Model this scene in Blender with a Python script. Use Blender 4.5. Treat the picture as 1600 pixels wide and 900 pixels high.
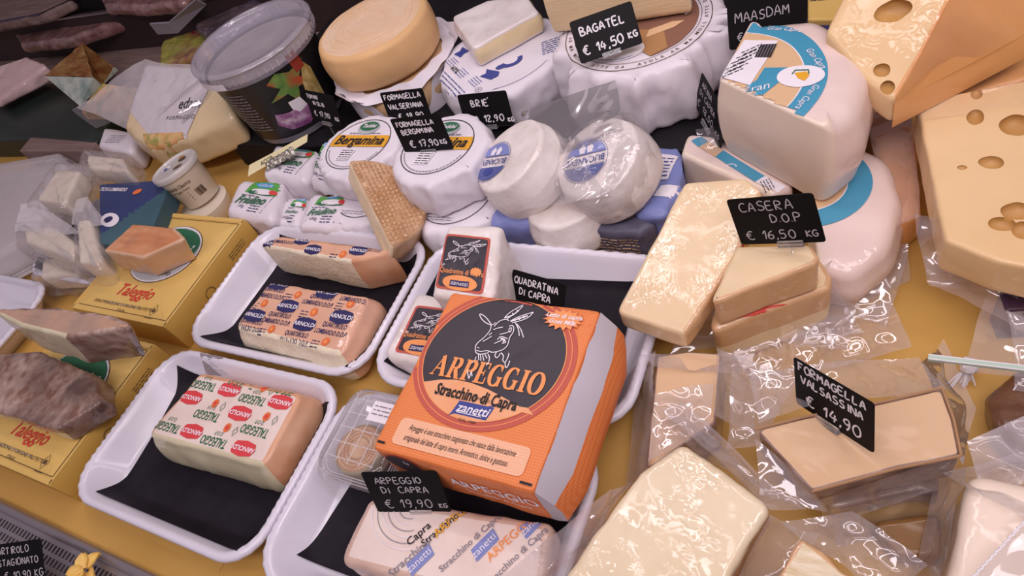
import bpy, bmesh, math, random
from mathutils import Vector, Matrix, Euler, noise
from mathutils.bvhtree import BVHTree

SC = bpy.context.scene
COL = SC.collection
for _o in list(bpy.data.objects):
    bpy.data.objects.remove(_o)

# ------------------------------------------------------------------ camera
CAM_H = 0.6078
RIGHT = Vector((0.8767024648, 0.3614278810, -0.3174313706))
DOWN = Vector((0.1065117413, -0.7893702232, -0.6046072277))
FWD = Vector((-0.4690927810, 0.4962504787, -0.7305391332))
FPX = 1067.3
cam_data = bpy.data.cameras.new('camera')
cam_data.sensor_width = 36.0
cam_data.lens = 36.0 * FPX / 1600.0
cam_data.clip_start = 0.01
cam = bpy.data.objects.new('camera', cam_data)
COL.objects.link(cam)
cam.matrix_world = Matrix(((RIGHT.x, -DOWN.x, -FWD.x, 0), (RIGHT.y, -DOWN.y, -FWD.y, 0),
                           (RIGHT.z, -DOWN.z, -FWD.z, CAM_H), (0, 0, 0, 1)))
SC.camera = cam

# ------------------------------------------------------------------ light and exposure
SC.view_settings.view_transform = 'Standard'
SC.view_settings.look = 'None'
SC.view_settings.exposure = -0.12
SC.view_settings.gamma = 1.0
SC.view_settings.use_curve_mapping = False
SC.cycles.transparent_max_bounces = 24
SC.cycles.max_bounces = 10
SC.cycles.use_denoising = True
world = bpy.data.worlds.new('world')
SC.world = world
world.use_nodes = True
world.node_tree.nodes['Background'].inputs[0].default_value = (0.60, 0.48, 0.55, 1)
world.node_tree.nodes['Background'].inputs[1].default_value = 0.36


def area_light(name, loc, target, sx, sy, power, col):
    d = bpy.data.lights.new(name, 'AREA')
    d.shape = 'RECTANGLE'; d.size = sx; d.size_y = sy; d.energy = power; d.color = col
    o = bpy.data.objects.new(name, d); COL.objects.link(o)
    o.location = loc
    o.rotation_euler = (Vector(target) - Vector(loc)).to_track_quat('-Z', 'Y').to_euler()
    return o


# the counter's own fluorescent tubes over the goods, and the shop's ceiling lights
TUBE = (1.0, 0.87, 0.91)
area_light('case_tube', (-0.30, 0.66, 0.92), (-0.30, 0.42, 0), 1.9, 0.05, 3.1, TUBE)
area_light('case_tube_second', (-0.25, 0.40, 1.00), (-0.28, 0.35, 0), 1.9, 0.05, 2.7, TUBE)
area_light('case_tube_third', (-0.20, 0.08, 1.05), (-0.28, 0.30, 0), 1.7, 0.05, 2.6, TUBE)
area_light('ceiling_light', (0.1, -0.9, 2.3), (-0.3, 0.35, 0), 2.2, 0.5, 24, (1.0, 0.89, 0.95))
area_light('ceiling_light_side', (1.3, 0.6, 1.9), (-0.3, 0.35, 0), 0.4, 1.6, 7, (1.0, 0.89, 0.95))


# ------------------------------------------------------------------ geometry helpers
def at(px, py, z=0.0):
    """world point at height z seen at this place of the photograph"""
    d = RIGHT * ((px - 800) / FPX) + DOWN * ((py - 450) / FPX) + FWD
    t = (z - CAM_H) / d.z
    return Vector((d.x * t, d.y * t, z))


def V2(p): return Vector((p[0], p[1]))


def seedv(k): return Vector((k * 13.71 % 97, k * 7.13 % 89, k * 3.37 % 83))


class MB:
    def __init__(s): s.v = []; s.f = []; s.m = []

    def add(s, verts, faces, mi=0):
        b = len(s.v); s.v += [Vector(p) for p in verts]
        for i, fc in enumerate(faces):
            s.f.append(tuple(b + k for k in fc)); s.m.append(mi[i] if isinstance(mi, list) else mi)
        return s

    def box(s, c, size, mi=0, rot=None):
        x, y, z = [k / 2 for k in size]
        vs = [Vector(p) for p in ((-x, -y, -z), (x, -y, -z), (x, y, -z), (-x, y, -z), (-x, -y, z), (x, -y, z), (x, y, z), (-x, y, z))]
        if rot: vs = [rot @ p for p in vs]
        return s.add([p + Vector(c) for p in vs], [(3, 2, 1, 0), (4, 5, 6, 7), (0, 1, 5, 4), (1, 2, 6, 5), (2, 3, 7, 6), (3, 0, 4, 7)], mi)

    def tube(s, pts, r, mi=0, n=8, close=True):
        pts = [Vector(p) for p in pts]; rings = []
        up = Vector((0, 0, 1))
        for i, p in enumerate(pts):
            t = (pts[min(i + 1, len(pts) - 1)] - pts[max(i - 1, 0)]).normalized()
            a = t.cross(up if abs(t.dot(up)) < .95 else Vector((1, 0, 0))).normalized(); b = t.cross(a)
            rr = r[i] if isinstance(r, (list, tuple)) else r
            rings.append([p + (a * math.cos(2 * math.pi * k / n) + b * math.sin(2 * math.pi * k / n)) * rr for k in range(n)])
        vs = [q for R in rings for q in R]
        fs = [(i * n + k, i * n + (k + 1) % n, (i + 1) * n + (k + 1) % n, (i + 1) * n + k) for i in range(len(pts) - 1) for k in range(n)]
        if close: fs += [tuple(range(n))[::-1], tuple((len(pts) - 1) * n + k for k in range(n))]
        return s.add(vs, fs, mi)

    def lathe(s, prof, mi=0, n=64, center=(0, 0, 0), sx=1, sy=1):
        """prof: list of (r, z[, mat])"""
        c = Vector(center); vs = []; fs = []; ms = []
        for pr in prof:
            for k in range(n):
                a = 2 * math.pi * k / n
                vs.append(c + Vector((pr[0] * math.cos(a) * sx, pr[0] * math.sin(a) * sy, pr[1])))
        for i in range(len(prof) - 1):
            for k in range(n):
                fs.append((i * n + k, i * n + (k + 1) % n, (i + 1) * n + (k + 1) % n, (i + 1) * n + k))
                ms.append(prof[i][2] if len(prof[i]) > 2 else mi)
        return s.add(vs, fs, ms)

    def build(s, name, mats, parent=None, smooth=40, loc=(0, 0, 0)):
        me = bpy.data.meshes.new(name)
        me.from_pydata([tuple(p) for p in s.v], [], s.f)
        if not isinstance(mats, (list, tuple)): mats = [mats]
        for m in mats: me.materials.append(m)
        me.polygons.foreach_set('material_index', s.m)
        bm = bmesh.new(); bm.from_mesh(me)
        if not getattr(s, 'flatprint', False):
            bmesh.ops.remove_doubles(bm, verts=bm.verts, dist=1e-6)
            bmesh.ops.recalc_face_normals(bm, faces=bm.faces)
        bm.to_mesh(me); bm.free()
        if smooth:
            me.polygons.foreach_set('use_smooth', [True] * len(me.polygons))
            me.set_sharp_from_angle(angle=math.radians(smooth))
        o = bpy.data.objects.new(name, me); COL.objects.link(o)
        o.location = loc
        if parent: o.parent = parent
        return o


def thing(name, label, cat, loc=(0, 0, 0), rot=(0, 0, 0), group=None):
    o = bpy.data.objects.new(name, None); COL.objects.link(o)
    o.empty_display_size = .02
    o.location = loc; o.rotation_euler = rot
    o['label'] = label; o['category'] = cat
    if group: o['group'] = group
    return o


def tag(o, label, cat, group=None):
    o['label'] = label; o['category'] = cat
    if group: o['group'] = group
    return o


def structure(o):
    o['kind'] = 'structure'
    return o


def roundpoly(pts, r, spacing=.006, arc=6):
    """rounded closed outline -> dense points and the source edge of each (edge i runs from corner i to i+1)"""
    pts = [V2(p) for p in pts]; n = len(pts)
    area = sum(pts[i].x * pts[(i + 1) % n].y - pts[(i + 1) % n].x * pts[i].y for i in range(n))
    order = list(range(n))
    rr = r if isinstance(r, (list, tuple)) else [r] * n
    out = []; ed = []
    seg = []
    for i in range(n):
        p = pts[i]; a = (pts[i - 1] - p); b = (pts[(i + 1) % n] - p)
        la, lb = a.length, b.length; a /= la; b /= lb
        ang = a.angle(b)
        d = min(rr[i] / max(math.tan(ang / 2), 1e-3), la * .48, lb * .48)
        p0 = p + a * d; p1 = p + b * d
        arcp = []
        for k in range(arc + 1):
            t = k / arc
            arcp.append(p0 * (1 - t) ** 2 + p * 2 * t * (1 - t) + p1 * t * t)
        seg.append(arcp)
    for i in range(n):
        for k, q in enumerate(seg[i]):
            out.append(q); ed.append((i - 1) % n if k <= arc // 2 else i)
        a = seg[i][-1]; b = seg[(i + 1) % n][0]
        m = max(1, int((b - a).length / spacing))
        for k in range(1, m):
            out.append(a.lerp(b, k / m)); ed.append(i)
    if area < 0:
        out.reverse(); ed.reverse()
    return out, ed


def circle(r, n=96, cx=0, cy=0, a0=0, a1=360):
    full = abs(a1 - a0) >= 360
    m = n if full else n + 1
    return [Vector((cx + r * math.cos(math.radians(a0 + (a1 - a0) * k / n)), cy + r * math.sin(math.radians(a0 + (a1 - a0) * k / n)))) for k in range(m)]


def polyblock(outline, z0, z1, r=.004, ed=None, rb=None, side=5, caps=8, arc=4, bulge=0, taper=0, topz=None, warp=None,
              amp=0, nscale=30, seed=1, capnoise=1.0, matf=None, fine=0, ridge=0, rfac=None, thick=0):
    """solid with rounded top and bottom edges over a dense outline (the outline is the top edge; taper widens the foot).
    z1 or topz(x,y) is the top; with thick the underside runs parallel to the top. rfac: rounding factor per source edge."""
    pts = [V2(p) for p in outline]; n = len(pts)
    cen = sum(pts, Vector((0, 0))) / n
    nor = []
    for i in range(n):
        t = pts[(i + 1) % n] - pts[i - 1]
        nor.append(Vector((t.y, -t.x)).normalized())
    rb = r if rb is None else rb
    fac = [1.0] * n
    if rfac and ed:
        fac = [rfac.get(ed[i], 1.0) for i in range(n)]
        for _ in range(3): fac = [(fac[i - 1] + 2 * fac[i] + fac[(i + 1) % n]) / 4 for i in range(n)]
    rings = []   # (inset, frac, dz, cap k, zone)
    for k in range(1, caps): rings.append((rb, 0, 0, k / caps, 0))
    for k in range(arc + 1):
        a = math.pi / 2 * k / arc
        rings.append((rb * (1 - math.sin(a)), 0, rb * (1 - math.cos(a)), 1, 1))
    for k in range(1, side): rings.append((0, k / side, 0, 1, 1))
    for k in range(arc + 1):
        a = math.pi / 2 * k / arc
        rings.append((r * (1 - math.cos(a)), 1, -r * (1 - math.sin(a)), 1, 1 if k < arc else 2))
    for k in range(caps - 1, 0, -1): rings.append((r, 1, 0, k / caps, 2))
    sv = seedv(seed)
    verts = []

    def put(x, y, fr, dz, zone, nx, ny, fc):
        zt = topz(x, y) if topz else z1
        zb = zt - thick if thick else z0
        if fr == 0: z = zb + dz * fc
        elif fr == 1: z = zt + dz * fc
        else: z = (zb + rb * fc) + (zt - r * fc - zb - rb * fc) * fr
        p = Vector((x, y, z))
        if amp:
            q = p * nscale + sv
            d = noise.noise(q) + .5 * noise.noise(q * 2.3)
            if ridge: d = d * (1 - ridge) + ridge * ((1 - 2.6 * abs(noise.noise(q * .9 + Vector((7, 7, 7))))) * .8 + (1 - 2.6 * abs(noise.noise(q * 1.9))) * .45)
            if fine: d += fine * noise.noise(q * 6)
            if zone == 1: p += Vector((nx, ny, 0)) * d * amp
            else: p += Vector((0, 0, 1)) * d * amp * capnoise * (1 if zone == 2 else 0)
        if warp: p = warp(p)
        return p
    verts.append(put(cen.x, cen.y, 0, 0, 0, 0, 0, 1))
    for (ins, fr, dz, k, zone) in rings:
        bl = (bulge * (4 * fr * (1 - fr)) if zone == 1 else 0) + max(taper, 0) * (1 - fr)
        shrink = 1 + min(taper, 0) / .05 * (1 - fr)
        for i in range(n):
            q = pts[i] + nor[i] * (bl - ins * fac[i])
            if k < 1 or shrink < 1: q = cen + (q - cen) * k * shrink
            verts.append(put(q.x, q.y, fr, dz, zone, nor[i].x, nor[i].y, fac[i]))
    verts.append(put(cen.x, cen.y, 1, 0, 2, 0, 0, 1))
    faces = []; mi = []
    mf = matf or (lambda zone, e, p: 0)

    def M(zone, i, fi):
        c = sum((verts[k] for k in fi), Vector()) / len(fi)
        return mf(zone, ed[i] if ed else 0, c)
    for i in range(n):
        fi = (0, 1 + (i + 1) % n, 1 + i); faces.append(fi); mi.append(M(0, i, fi))
    for j in range(len(rings) - 1):
        z = max(rings[j][4], rings[j + 1][4])
        if rings[j][4] == 1 and rings[j + 1][4] == 2: z = 1
        for i in range(n):
            a = 1 + j * n + i; b = 1 + j * n + (i + 1) % n
            fi = (a, b, b + n, a + n); faces.append(fi); mi.append(M(z, i, fi))
    base = 1 + (len(rings) - 1) * n; last = len(verts) - 1
    for i in range(n):
        fi = (base + i, base + (i + 1) % n, last); faces.append(fi); mi.append(M(2, i, fi))
    return verts, faces, mi


def local(pts, org): return [(p[0] - org[0], p[1] - org[1]) for p in pts]


def plane_z(pa, pb, pc):
    """z(x,y) through three points"""
    n = (Vector(pb) - Vector(pa)).cross(Vector(pc) - Vector(pa)); a = Vector(pa)
    return lambda x, y: a.z - (n.x * (x - a.x) + n.y * (y - a.y)) / n.z


# ------------------------------------------------------------------ lettering
_tc = {}


def text2d(s, size=1.0, bold=0.0, shear=0.0, sx=1.0, align='CENTER', spacing=1.0):
    key = (s, bold, shear, spacing)
    if key not in _tc:
        cu = bpy.data.curves.new('lettering', 'FONT')
        cu.body = s; cu.size = 1; cu.offset = bold; cu.shear = shear; cu.space_character = spacing
        cu.resolution_u = 2; cu.align_x = 'CENTER'; cu.align_y = 'CENTER'; cu.fill_mode = 'FRONT'
        ob = bpy.data.objects.new('lettering', cu)
        me = bpy.data.meshes.new_from_object(ob)
        _tc[key] = ([Vector((v.co.x, v.co.y)) for v in me.vertices], [tuple(p.vertices) for p in me.polygons])
        bpy.data.objects.remove(ob); bpy.data.meshes.remove(me); bpy.data.curves.remove(cu)
    v, f = _tc[key]
    return [Vector((p.x * size * sx, p.y * size)) for p in v], f


HG = {  # single-stroke hand lettering on a 1 x 1.4 cell
 'A': [[(0, 0), (.45, 1.4), (.9, 0)], [(.12, .5), (.8, .5)]], 'B': [[(.05, 0), (.05, 1.4), (.6, 1.3), (.65, .9), (.05, .75), (.75, .55), (.75, .1), (.05, 0)]],
 'C': [[(.85, 1.25), (.5, 1.4), (.1, 1.1), (0, .6), (.2, .1), (.55, 0), (.9, .15)]], 'D': [[(.05, 0), (.05, 1.4), (.6, 1.25), (.9, .75), (.7, .2), (.05, 0)]],
 'E': [[(.8, 1.4), (.05, 1.35), (.05, 0), (.85, .05)], [(.05, .75), (.65, .75)]], 'F': [[(.05, 0), (.1, 1.4)], [(-.1, 1.4), (.85, 1.4)], [(.08, .75), (.6, .75)]],
 'G': [[(.85, 1.2), (.5, 1.4), (.1, 1.1), (0, .6), (.2, .1), (.6, 0), (.88, .3), (.88, .65), (.5, .65)]], 'I': [[(.3, 0), (.3, 1.4)]],
 'K': [[(.05, 0), (.05, 1.4)], [(.8, 1.3), (.1, .65), (.85, 0)]], 'L': [[(.1, 1.4), (.05, 0), (.8, .05)]], 'M': [[(0, 0), (.1, 1.4), (.5, .6), (.9, 1.4), (1, 0)]],
 'N': [[(.05, 0), (.05, 1.4), (.85, 0), (.85, 1.4)]], 'O': [[(.45, 1.4), (.1, 1.1), (0, .6), (.2, .1), (.5, 0), (.85, .3), (.9, .8), (.7, 1.25), (.45, 1.4)]],
 'P': [[(.05, 0), (.05, 1.4), (.7, 1.3), (.75, .85), (.05, .65)]], 'Q': [[(.45, 1.4), (.1, 1.1), (0, .6), (.2, .1), (.5, 0), (.85, .3), (.9, .8), (.7, 1.25), (.45, 1.4)], [(.55, .35), (.95, -.1)]],
 'R': [[(.05, 0), (.05, 1.4), (.7, 1.3), (.7, .85), (.05, .7), (.8, 0)]], 'S': [[(.8, 1.25), (.45, 1.4), (.1, 1.15), (.2, .8), (.7, .6), (.8, .25), (.45, 0), (0, .15)]],
 'T': [[(0, 1.4), (.9, 1.4)], [(.45, 1.4), (.45, 0)]], 'U': [[(.05, 1.4), (.05, .3), (.4, 0), (.8, .3), (.85, 1.4)]], 'V': [[(0, 1.4), (.45, 0), (.9, 1.4)]],
 'Z': [[(.05, 1.35), (.85, 1.4), (.05, 0), (.9, .05)]], '0': [[(.45, 1.4), (.1, 1.1), (0, .6), (.2, .1), (.5, 0), (.8, .3), (.85, .8), (.7, 1.25), (.45, 1.4)]],
 '1': [[(.05, .9), (.45, 1.4), (.35, 0)]], '2': [[(.05, 1.1), (.4, 1.4), (.75, 1.1), (.05, 0), (.85, .05)]], '4': [[(.4, 1.4), (.0, .5), (.85, .55)], [(.6, 1.0), (.5, 0)]],
 '5': [[(.8, 1.4), (.2, 1.4), (.1, .8), (.6, .85), (.8, .4), (.5, 0), (0, .1)]], '6': [[(.7, 1.4), (.2, 1.0), (.02, .4), (.3, 0), (.7, .15), (.75, .55), (.4, .75), (.08, .5)]],
 '7': [[(0, 1.35), (.8, 1.4), (.3, 0)], [(.2, .75), (.7, .75)]], '8': [[(.45, .75), (.1, 1.05), (.4, 1.4), (.75, 1.1), (.45, .75), (.05, .35), (.4, 0), (.8, .3), (.45, .75)]],
 '9': [[(.75, 1.0), (.45, .7), (.1, .9), (.2, 1.3), (.6, 1.4), (.75, 1.0), (.65, .4), (.4, 0)]], ',': [[(.15, .1), (.0, -.3)]], '.': [[(.1, 0), (.16, .08)]], "'": [[(0, 1.5), (.25, 1.65)]],
 '€': [[(.95, 1.3), (.5, 1.4), (.15, .9), (.2, .3), (.6, -.05), (1.05, .1)], [(-.1, .9), (.7, .95)], [(-.1, .6), (.6, .62)]], ' ': []}
HW = {'I': .65, '1': .75, ',': .5, '.': .5, "'": .1, ' ': .8, 'M': 1.35, '€': 1.5}


def hand(s, size, rng):
    """strokes of a hand-written line, baseline at 0, starts at x=0; returns polylines and width"""
    x = 0; out = []
    for ch in s:
        g = HG.get(ch, [])
        jx, jy, js = rng.uniform(-.05, .05), rng.uniform(-.06, .06), rng.uniform(.93, 1.07)
        for st in g:
            out.append([Vector(((x + (a * js + jx)) * size, (b * js + jy) * size)) for a, b in st])
        x += HW.get(ch, 1.2)
    return out, x * size


def smooth_line(pl, k=4):
    if len(pl) < 3: return pl
    out = []
    for i in range(len(pl) - 1):
        p0 = pl[max(i - 1, 0)]; p1 = pl[i]; p2 = pl[i + 1]; p3 = pl[min(i + 2, len(pl) - 1)]
        for j in range(k):
            t = j / k
            out.append(.5 * ((2 * p1) + (p2 - p0) * t + (2 * p0 - 5 * p1 + 4 * p2 - p3) * t * t + (3 * p1 - p0 - 3 * p2 + p3) * t ** 3))
    out.append(pl[-1]); return out


def ribbon(pl, w, closed=False):
    """flat stroke of width w -> verts2d, faces"""
    n = len(pl); vs = []; fs = []
    for i, p in enumerate(pl):
        a = pl[(i - 1) % n] if (closed or i > 0) else pl[i]; b = pl[(i + 1) % n] if (closed or i < n - 1) else pl[i]
        t = b - a; t = t.normalized() if t.length > 1e-9 else Vector((1, 0))
        q = Vector((-t.y, t.x)) * w / 2
        vs += [p + q, p - q]
    for i in range(n if closed else n - 1):
        j = (i + 1) % n; fs.append((2 * i, 2 * i + 1, 2 * j + 1, 2 * j))
    return vs, fs


def ribbonw(pl, ws):
    n = len(pl); vs = []
    for i, p in enumerate(pl):
        t = (pl[min(i + 1, n - 1)] - pl[max(i - 1, 0)]).normalized(); q = Vector((-t.y, t.x)) * ws[i] / 2; vs += [p + q, p - q]
    return vs, [(2 * i, 2 * i + 1, 2 * i + 3, 2 * i + 2) for i in range(n - 1)]


def fat_serif(word, size, sx=1.0):
    """heavy poster serif capitals: thick stems, hairlines and slab serifs; list of shapes centred on the origin"""
    TK, TN = .27, .075
    V = lambda x, y: Vector((x, y))

    def bowl(cx, cy, rx, ry, a0, a1, n=24):
        pts = [V(cx + rx * math.cos(math.radians(a0 + (a1 - a0) * k / n)), cy + ry * math.sin(math.radians(a0 + (a1 - a0) * k / n))) for k in range(n + 1)]
        return ribbonw(pts, [TN + (TK * 1.05 - TN) * abs(math.cos(math.radians(a0 + (a1 - a0) * k / n))) ** 1.3 for k in range(n + 1)])
    bar = lambda a, b, w: ribbonw([V(*a), V(*b)], [w, w])
    G = {'A': (1.06, [bar((.08, .03), (.50, .98), TN), bar((.46, .98), (.86, .03), TK), bar((.22, .34), (.70, .34), TN), bar((-.06, .035), (.24, .035), .07), bar((.64, .035), (1.06, .035), .07)]),
         'R': (1.04, [bar((.24, 0), (.24, 1), TK), bar((.02, .035), (.48, .035), .07), bar((.02, .965), (.5, .965), .07), bowl(.48, .735, .28, .23, 90, -90), bar((.3, .505), (.52, .505), TN), bar((.52, .48), (.84, .04), TK * .9), bar((.70, .035), (1.02, .035), .07)]),
         'P': (.92, [bar((.24, 0), (.24, 1), TK), bar((.02, .035), (.48, .035), .07), bar((.02, .965), (.5, .965), .07), bowl(.48, .72, .30, .245, 90, -90), bar((.3, .475), (.5, .475), TN)]),
         'E': (.90, [bar((.24, 0), (.24, 1), TK), bar((.02, .035), (.82, .035), .07), bar((.02, .965), (.80, .965), .07), bar((.3, .5), (.58, .5), TN), bar((.80, .0), (.80, .30), .085), bar((.78, 1.0), (.78, .72), .085), bar((.58, .36), (.58, .64), .07)]),
         'G': (1.04, [bowl(.50, .5, .38, .48, 52, 330, 40), bar((.80, .02), (.80, .42), TK * .85), bar((.60, .42), (.98, .42), .07), bar((.76, .98), (.76, .70), .08)]),
         'I': (.52, [bar((.25, 0), (.25, 1), TK), bar((.02, .035), (.48, .035), .07), bar((.02, .965), (.48, .965), .07)]),
         'O': (1.06, [bowl(.52, .5, .40, .48, 0, 360, 48)])}
    x = 0; out = []
    for ch in word:
        w, shp = G[ch]
        for vs, fs in shp: out.append(([Vector((p.x + x, p.y)) for p in vs], fs))
        x += w + .05
    return [([Vector(((p.x - x / 2) * size * sx, (p.y - .5) * size)) for p in vs], fs) for vs, fs in out]


def cut_eyes(t, ob, m, spots):
    """hollow round eyes out of a cheese; spots: (local x, y, a, b, turn)"""
    bvh = BVHTree.FromPolygons(m.v, m.f); c = MB()
    for (x, y, a, b, rot) in spots:
        h = bvh.ray_cast(Vector((x, y, 1)), Vector((0, 0, -1)))[0]
        if h is None: continue
        dz = min(a, b) * .75; R_ = Matrix.Rotation(math.radians(rot), 3, 'Z'); vs = []; fs = []; n1, n2 = 24, 14
        for j in range(n2 + 1):
            ph = math.pi * j / n2
            for i in range(n1):
                th = 2 * math.pi * i / n1; q = Vector((a * math.sin(ph) * math.cos(th), b * math.sin(ph) * math.sin(th), dz * math.cos(ph)))
                q *= 1 + .10 * noise.noise(q * 110 + Vector((x * 99, y * 99, 0)))
                vs.append(h + R_ @ q + Vector((0, 0, -dz * .15)))
        for j in range(n2):
            for i in range(n1): fs.append((j * n1 + i, (j + 1) * n1 + i, (j + 1) * n1 + (i + 1) % n1, j * n1 + (i + 1) % n1))
        c.add(vs, fs)
        cu = c.build('cutter', M_EMMHOLE, None, smooth=60); c = MB(); cu.location = t.location
        ob.data.materials.append(M_EMMHOLE) if M_EMMHOLE.name not in [k.name for k in ob.data.materials] else None
        md = ob.modifiers.new('eye', 'BOOLEAN'); md.operation = 'DIFFERENCE'; md.solver = 'EXACT'; md.object = cu; md.material_mode = 'TRANSFER'
        bpy.context.view_layer.update(); dg = bpy.context.evaluated_depsgraph_get()
        me = bpy.data.meshes.new_from_object(ob.evaluated_get(dg)); ob.modifiers.clear(); old = ob.data; ob.data = me
        bpy.data.objects.remove(cu)
    me = ob.data; me.polygons.foreach_set('use_smooth', [True] * len(me.polygons)); me.set_sharp_from_angle(angle=math.radians(45))


def nest(o, kids, under):
    """hang parts below another part of the same thing"""
    ks = {c.name.split('.')[0]: c for c in o.children}
    for k in kids:
        if k in ks and under in ks: ks[k].parent = ks[under]


def xf2(vs, x=0, y=0, rot=0, s=1, sx=1, sy=1):
    c, q = math.cos(math.radians(rot)), math.sin(math.radians(rot))
    return [Vector((x + (c * p.x * sx - q * p.y * sy) * s, y + (q * p.x * sx + c * p.y * sy) * s)) for p in vs]


def fan(pts):
    """filled polygon with a grid of rings so it can follow a surface"""
    n = len(pts); c = sum((V2(p) for p in pts), Vector((0, 0))) / n
    R_ = max((V2(p) - c).length for p in pts); vs = [c]; K = max(3, min(14, int(R_ / .005))); fs = []
    for k in range(1, K + 1):
        vs += [c.lerp(V2(p), k / K) for p in pts]
    for i in range(n):
        fs.append((0, 1 + i, 1 + (i + 1) % n))
        for k in range(K - 1):
            a = 1 + k * n + i; b = 1 + k * n + (i + 1) % n; fs.append((a, a + n, b + n, b))
    return vs, fs


def dense(pts, sp=.004):
    out = []; n = len(pts)
    for i in range(n):
        a, b = V2(pts[i]), V2(pts[(i + 1) % n]); m = max(1, int((b - a).length / sp))
        out += [a.lerp(b, k / m) for k in range(m)]
    return out


def ring2(r0, r1, a0=0, a1=360, n=72, cx=0, cy=0, sy=1):
    vs = []; fs = []
    for k in range(n + 1):
        a = math.radians(a0 + (a1 - a0) * k / n); c, s = math.cos(a), math.sin(a)
        vs += [Vector((cx + r0 * c, cy + r0 * s * sy)), Vector((cx + r1 * c, cy + r1 * s * sy))]
    for k in range(n): fs.append((2 * k, 2 * k + 1, 2 * k + 3, 2 * k + 2))
    return vs, fs


class Print:
    """flat printing laid on a surface; d2 places 2-D shapes on a frame (origin, u, v), dropped onto host along -n"""
    def __init__(s, org, u=(1, 0, 0), v=(0, 1, 0), host=None, lift=.0005, drop=.007):
        s.o = Vector(org); s.u = Vector(u).normalized(); s.v = Vector(v).normalized(); s.n = s.u.cross(s.v).normalized()
        s.host = host; s.lift = lift; s.mb = MB(); s.mb.flatprint = True; s.drop = drop
        s.bvh = BVHTree.FromPolygons(host.v, host.f) if host else None

    def put(s, shape, mi=0, lay=0):
        vs, fs = shape; out = []; bad = set()
        for p in vs:
            q = s.o + s.u * p.x + s.v * p.y
            if s.bvh:
                h = s.bvh.ray_cast(q + s.n * .03, -s.n)
                if h[0] is not None and (q - h[0]).dot(s.n) < s.drop: q = h[0]
                else: bad.add(len(out))
            out.append(q + s.n * (s.lift + lay * .00028))
        # keep faces facing along the frame normal
        f2 = []
        for f in fs:
            if bad and any(k in bad for k in f): continue
            a, b, c = out[f[0]], out[f[1]], out[f[2]]
            f2.append(tuple(reversed(f)) if (b - a).cross(c - a).dot(s.n) < 0 else tuple(f))
        s.mb.add(out, f2, mi); return s

    def text(s, t, x, y, size, mi=0, rot=0, bold=0, shear=0, sx=1, lay=2, spacing=1.0):
        v, f = text2d(t, size, bold, shear, sx, spacing=spacing); return s.put((xf2(v, x, y, rot), f), mi, lay)

    def line(s, pl, w, mi=0, lay=2, closed=False, sm=0):
        pl = [V2(p) for p in pl]
        if sm: pl = smooth_line(pl, sm)
        return s.put(ribbon(pl, w, closed), mi, lay)

    def poly(s, pts, mi=0, lay=1): return s.put(fan(dense(pts)), mi, lay)

    def ell(s, x, y, a, b, mi=0, lay=1, rot=0):
        return s.put(fan(xf2([Vector((a * math.cos(2 * math.pi * k / 40), b * math.sin(2 * math.pi * k / 40))) for k in range(40)], x, y, rot)), mi, lay)

    def small(s, x, y, w, rows, h, mi=0, rot=0, seed=1, lay=1, th=.3):
        """rows of illegible small print as broken dashes"""
        rng = random.Random(seed)
        for r in range(rows):
            xx = -w / 2
            while xx < w / 2:
                l = rng.uniform(.6, 2.2) * h
                e = min(xx + l, w / 2)
                yy = -r * h
                q = [Vector((xx, yy)), Vector((e, yy)), Vector((e, yy + h * th)), Vector((xx, yy + h * th))]
                s.put((xf2(q, x, y, rot), [(0, 1, 2, 3)]), mi, lay); xx = e + h * .35
        return s

    def build(s, name, mats, parent): return s.mb.build(name, mats, parent, smooth=0)


# ------------------------------------------------------------------ materials (all procedural)
def lin(c):
    if isinstance(c, str):
        c = [int(c[i:i + 2], 16) / 255 for i in (0, 2, 4)]
    return tuple(((k / 12.92) if k <= .04045 else ((k + .055) / 1.055) ** 2.4) for k in c) + (1.0,)


_M = {}


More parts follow.
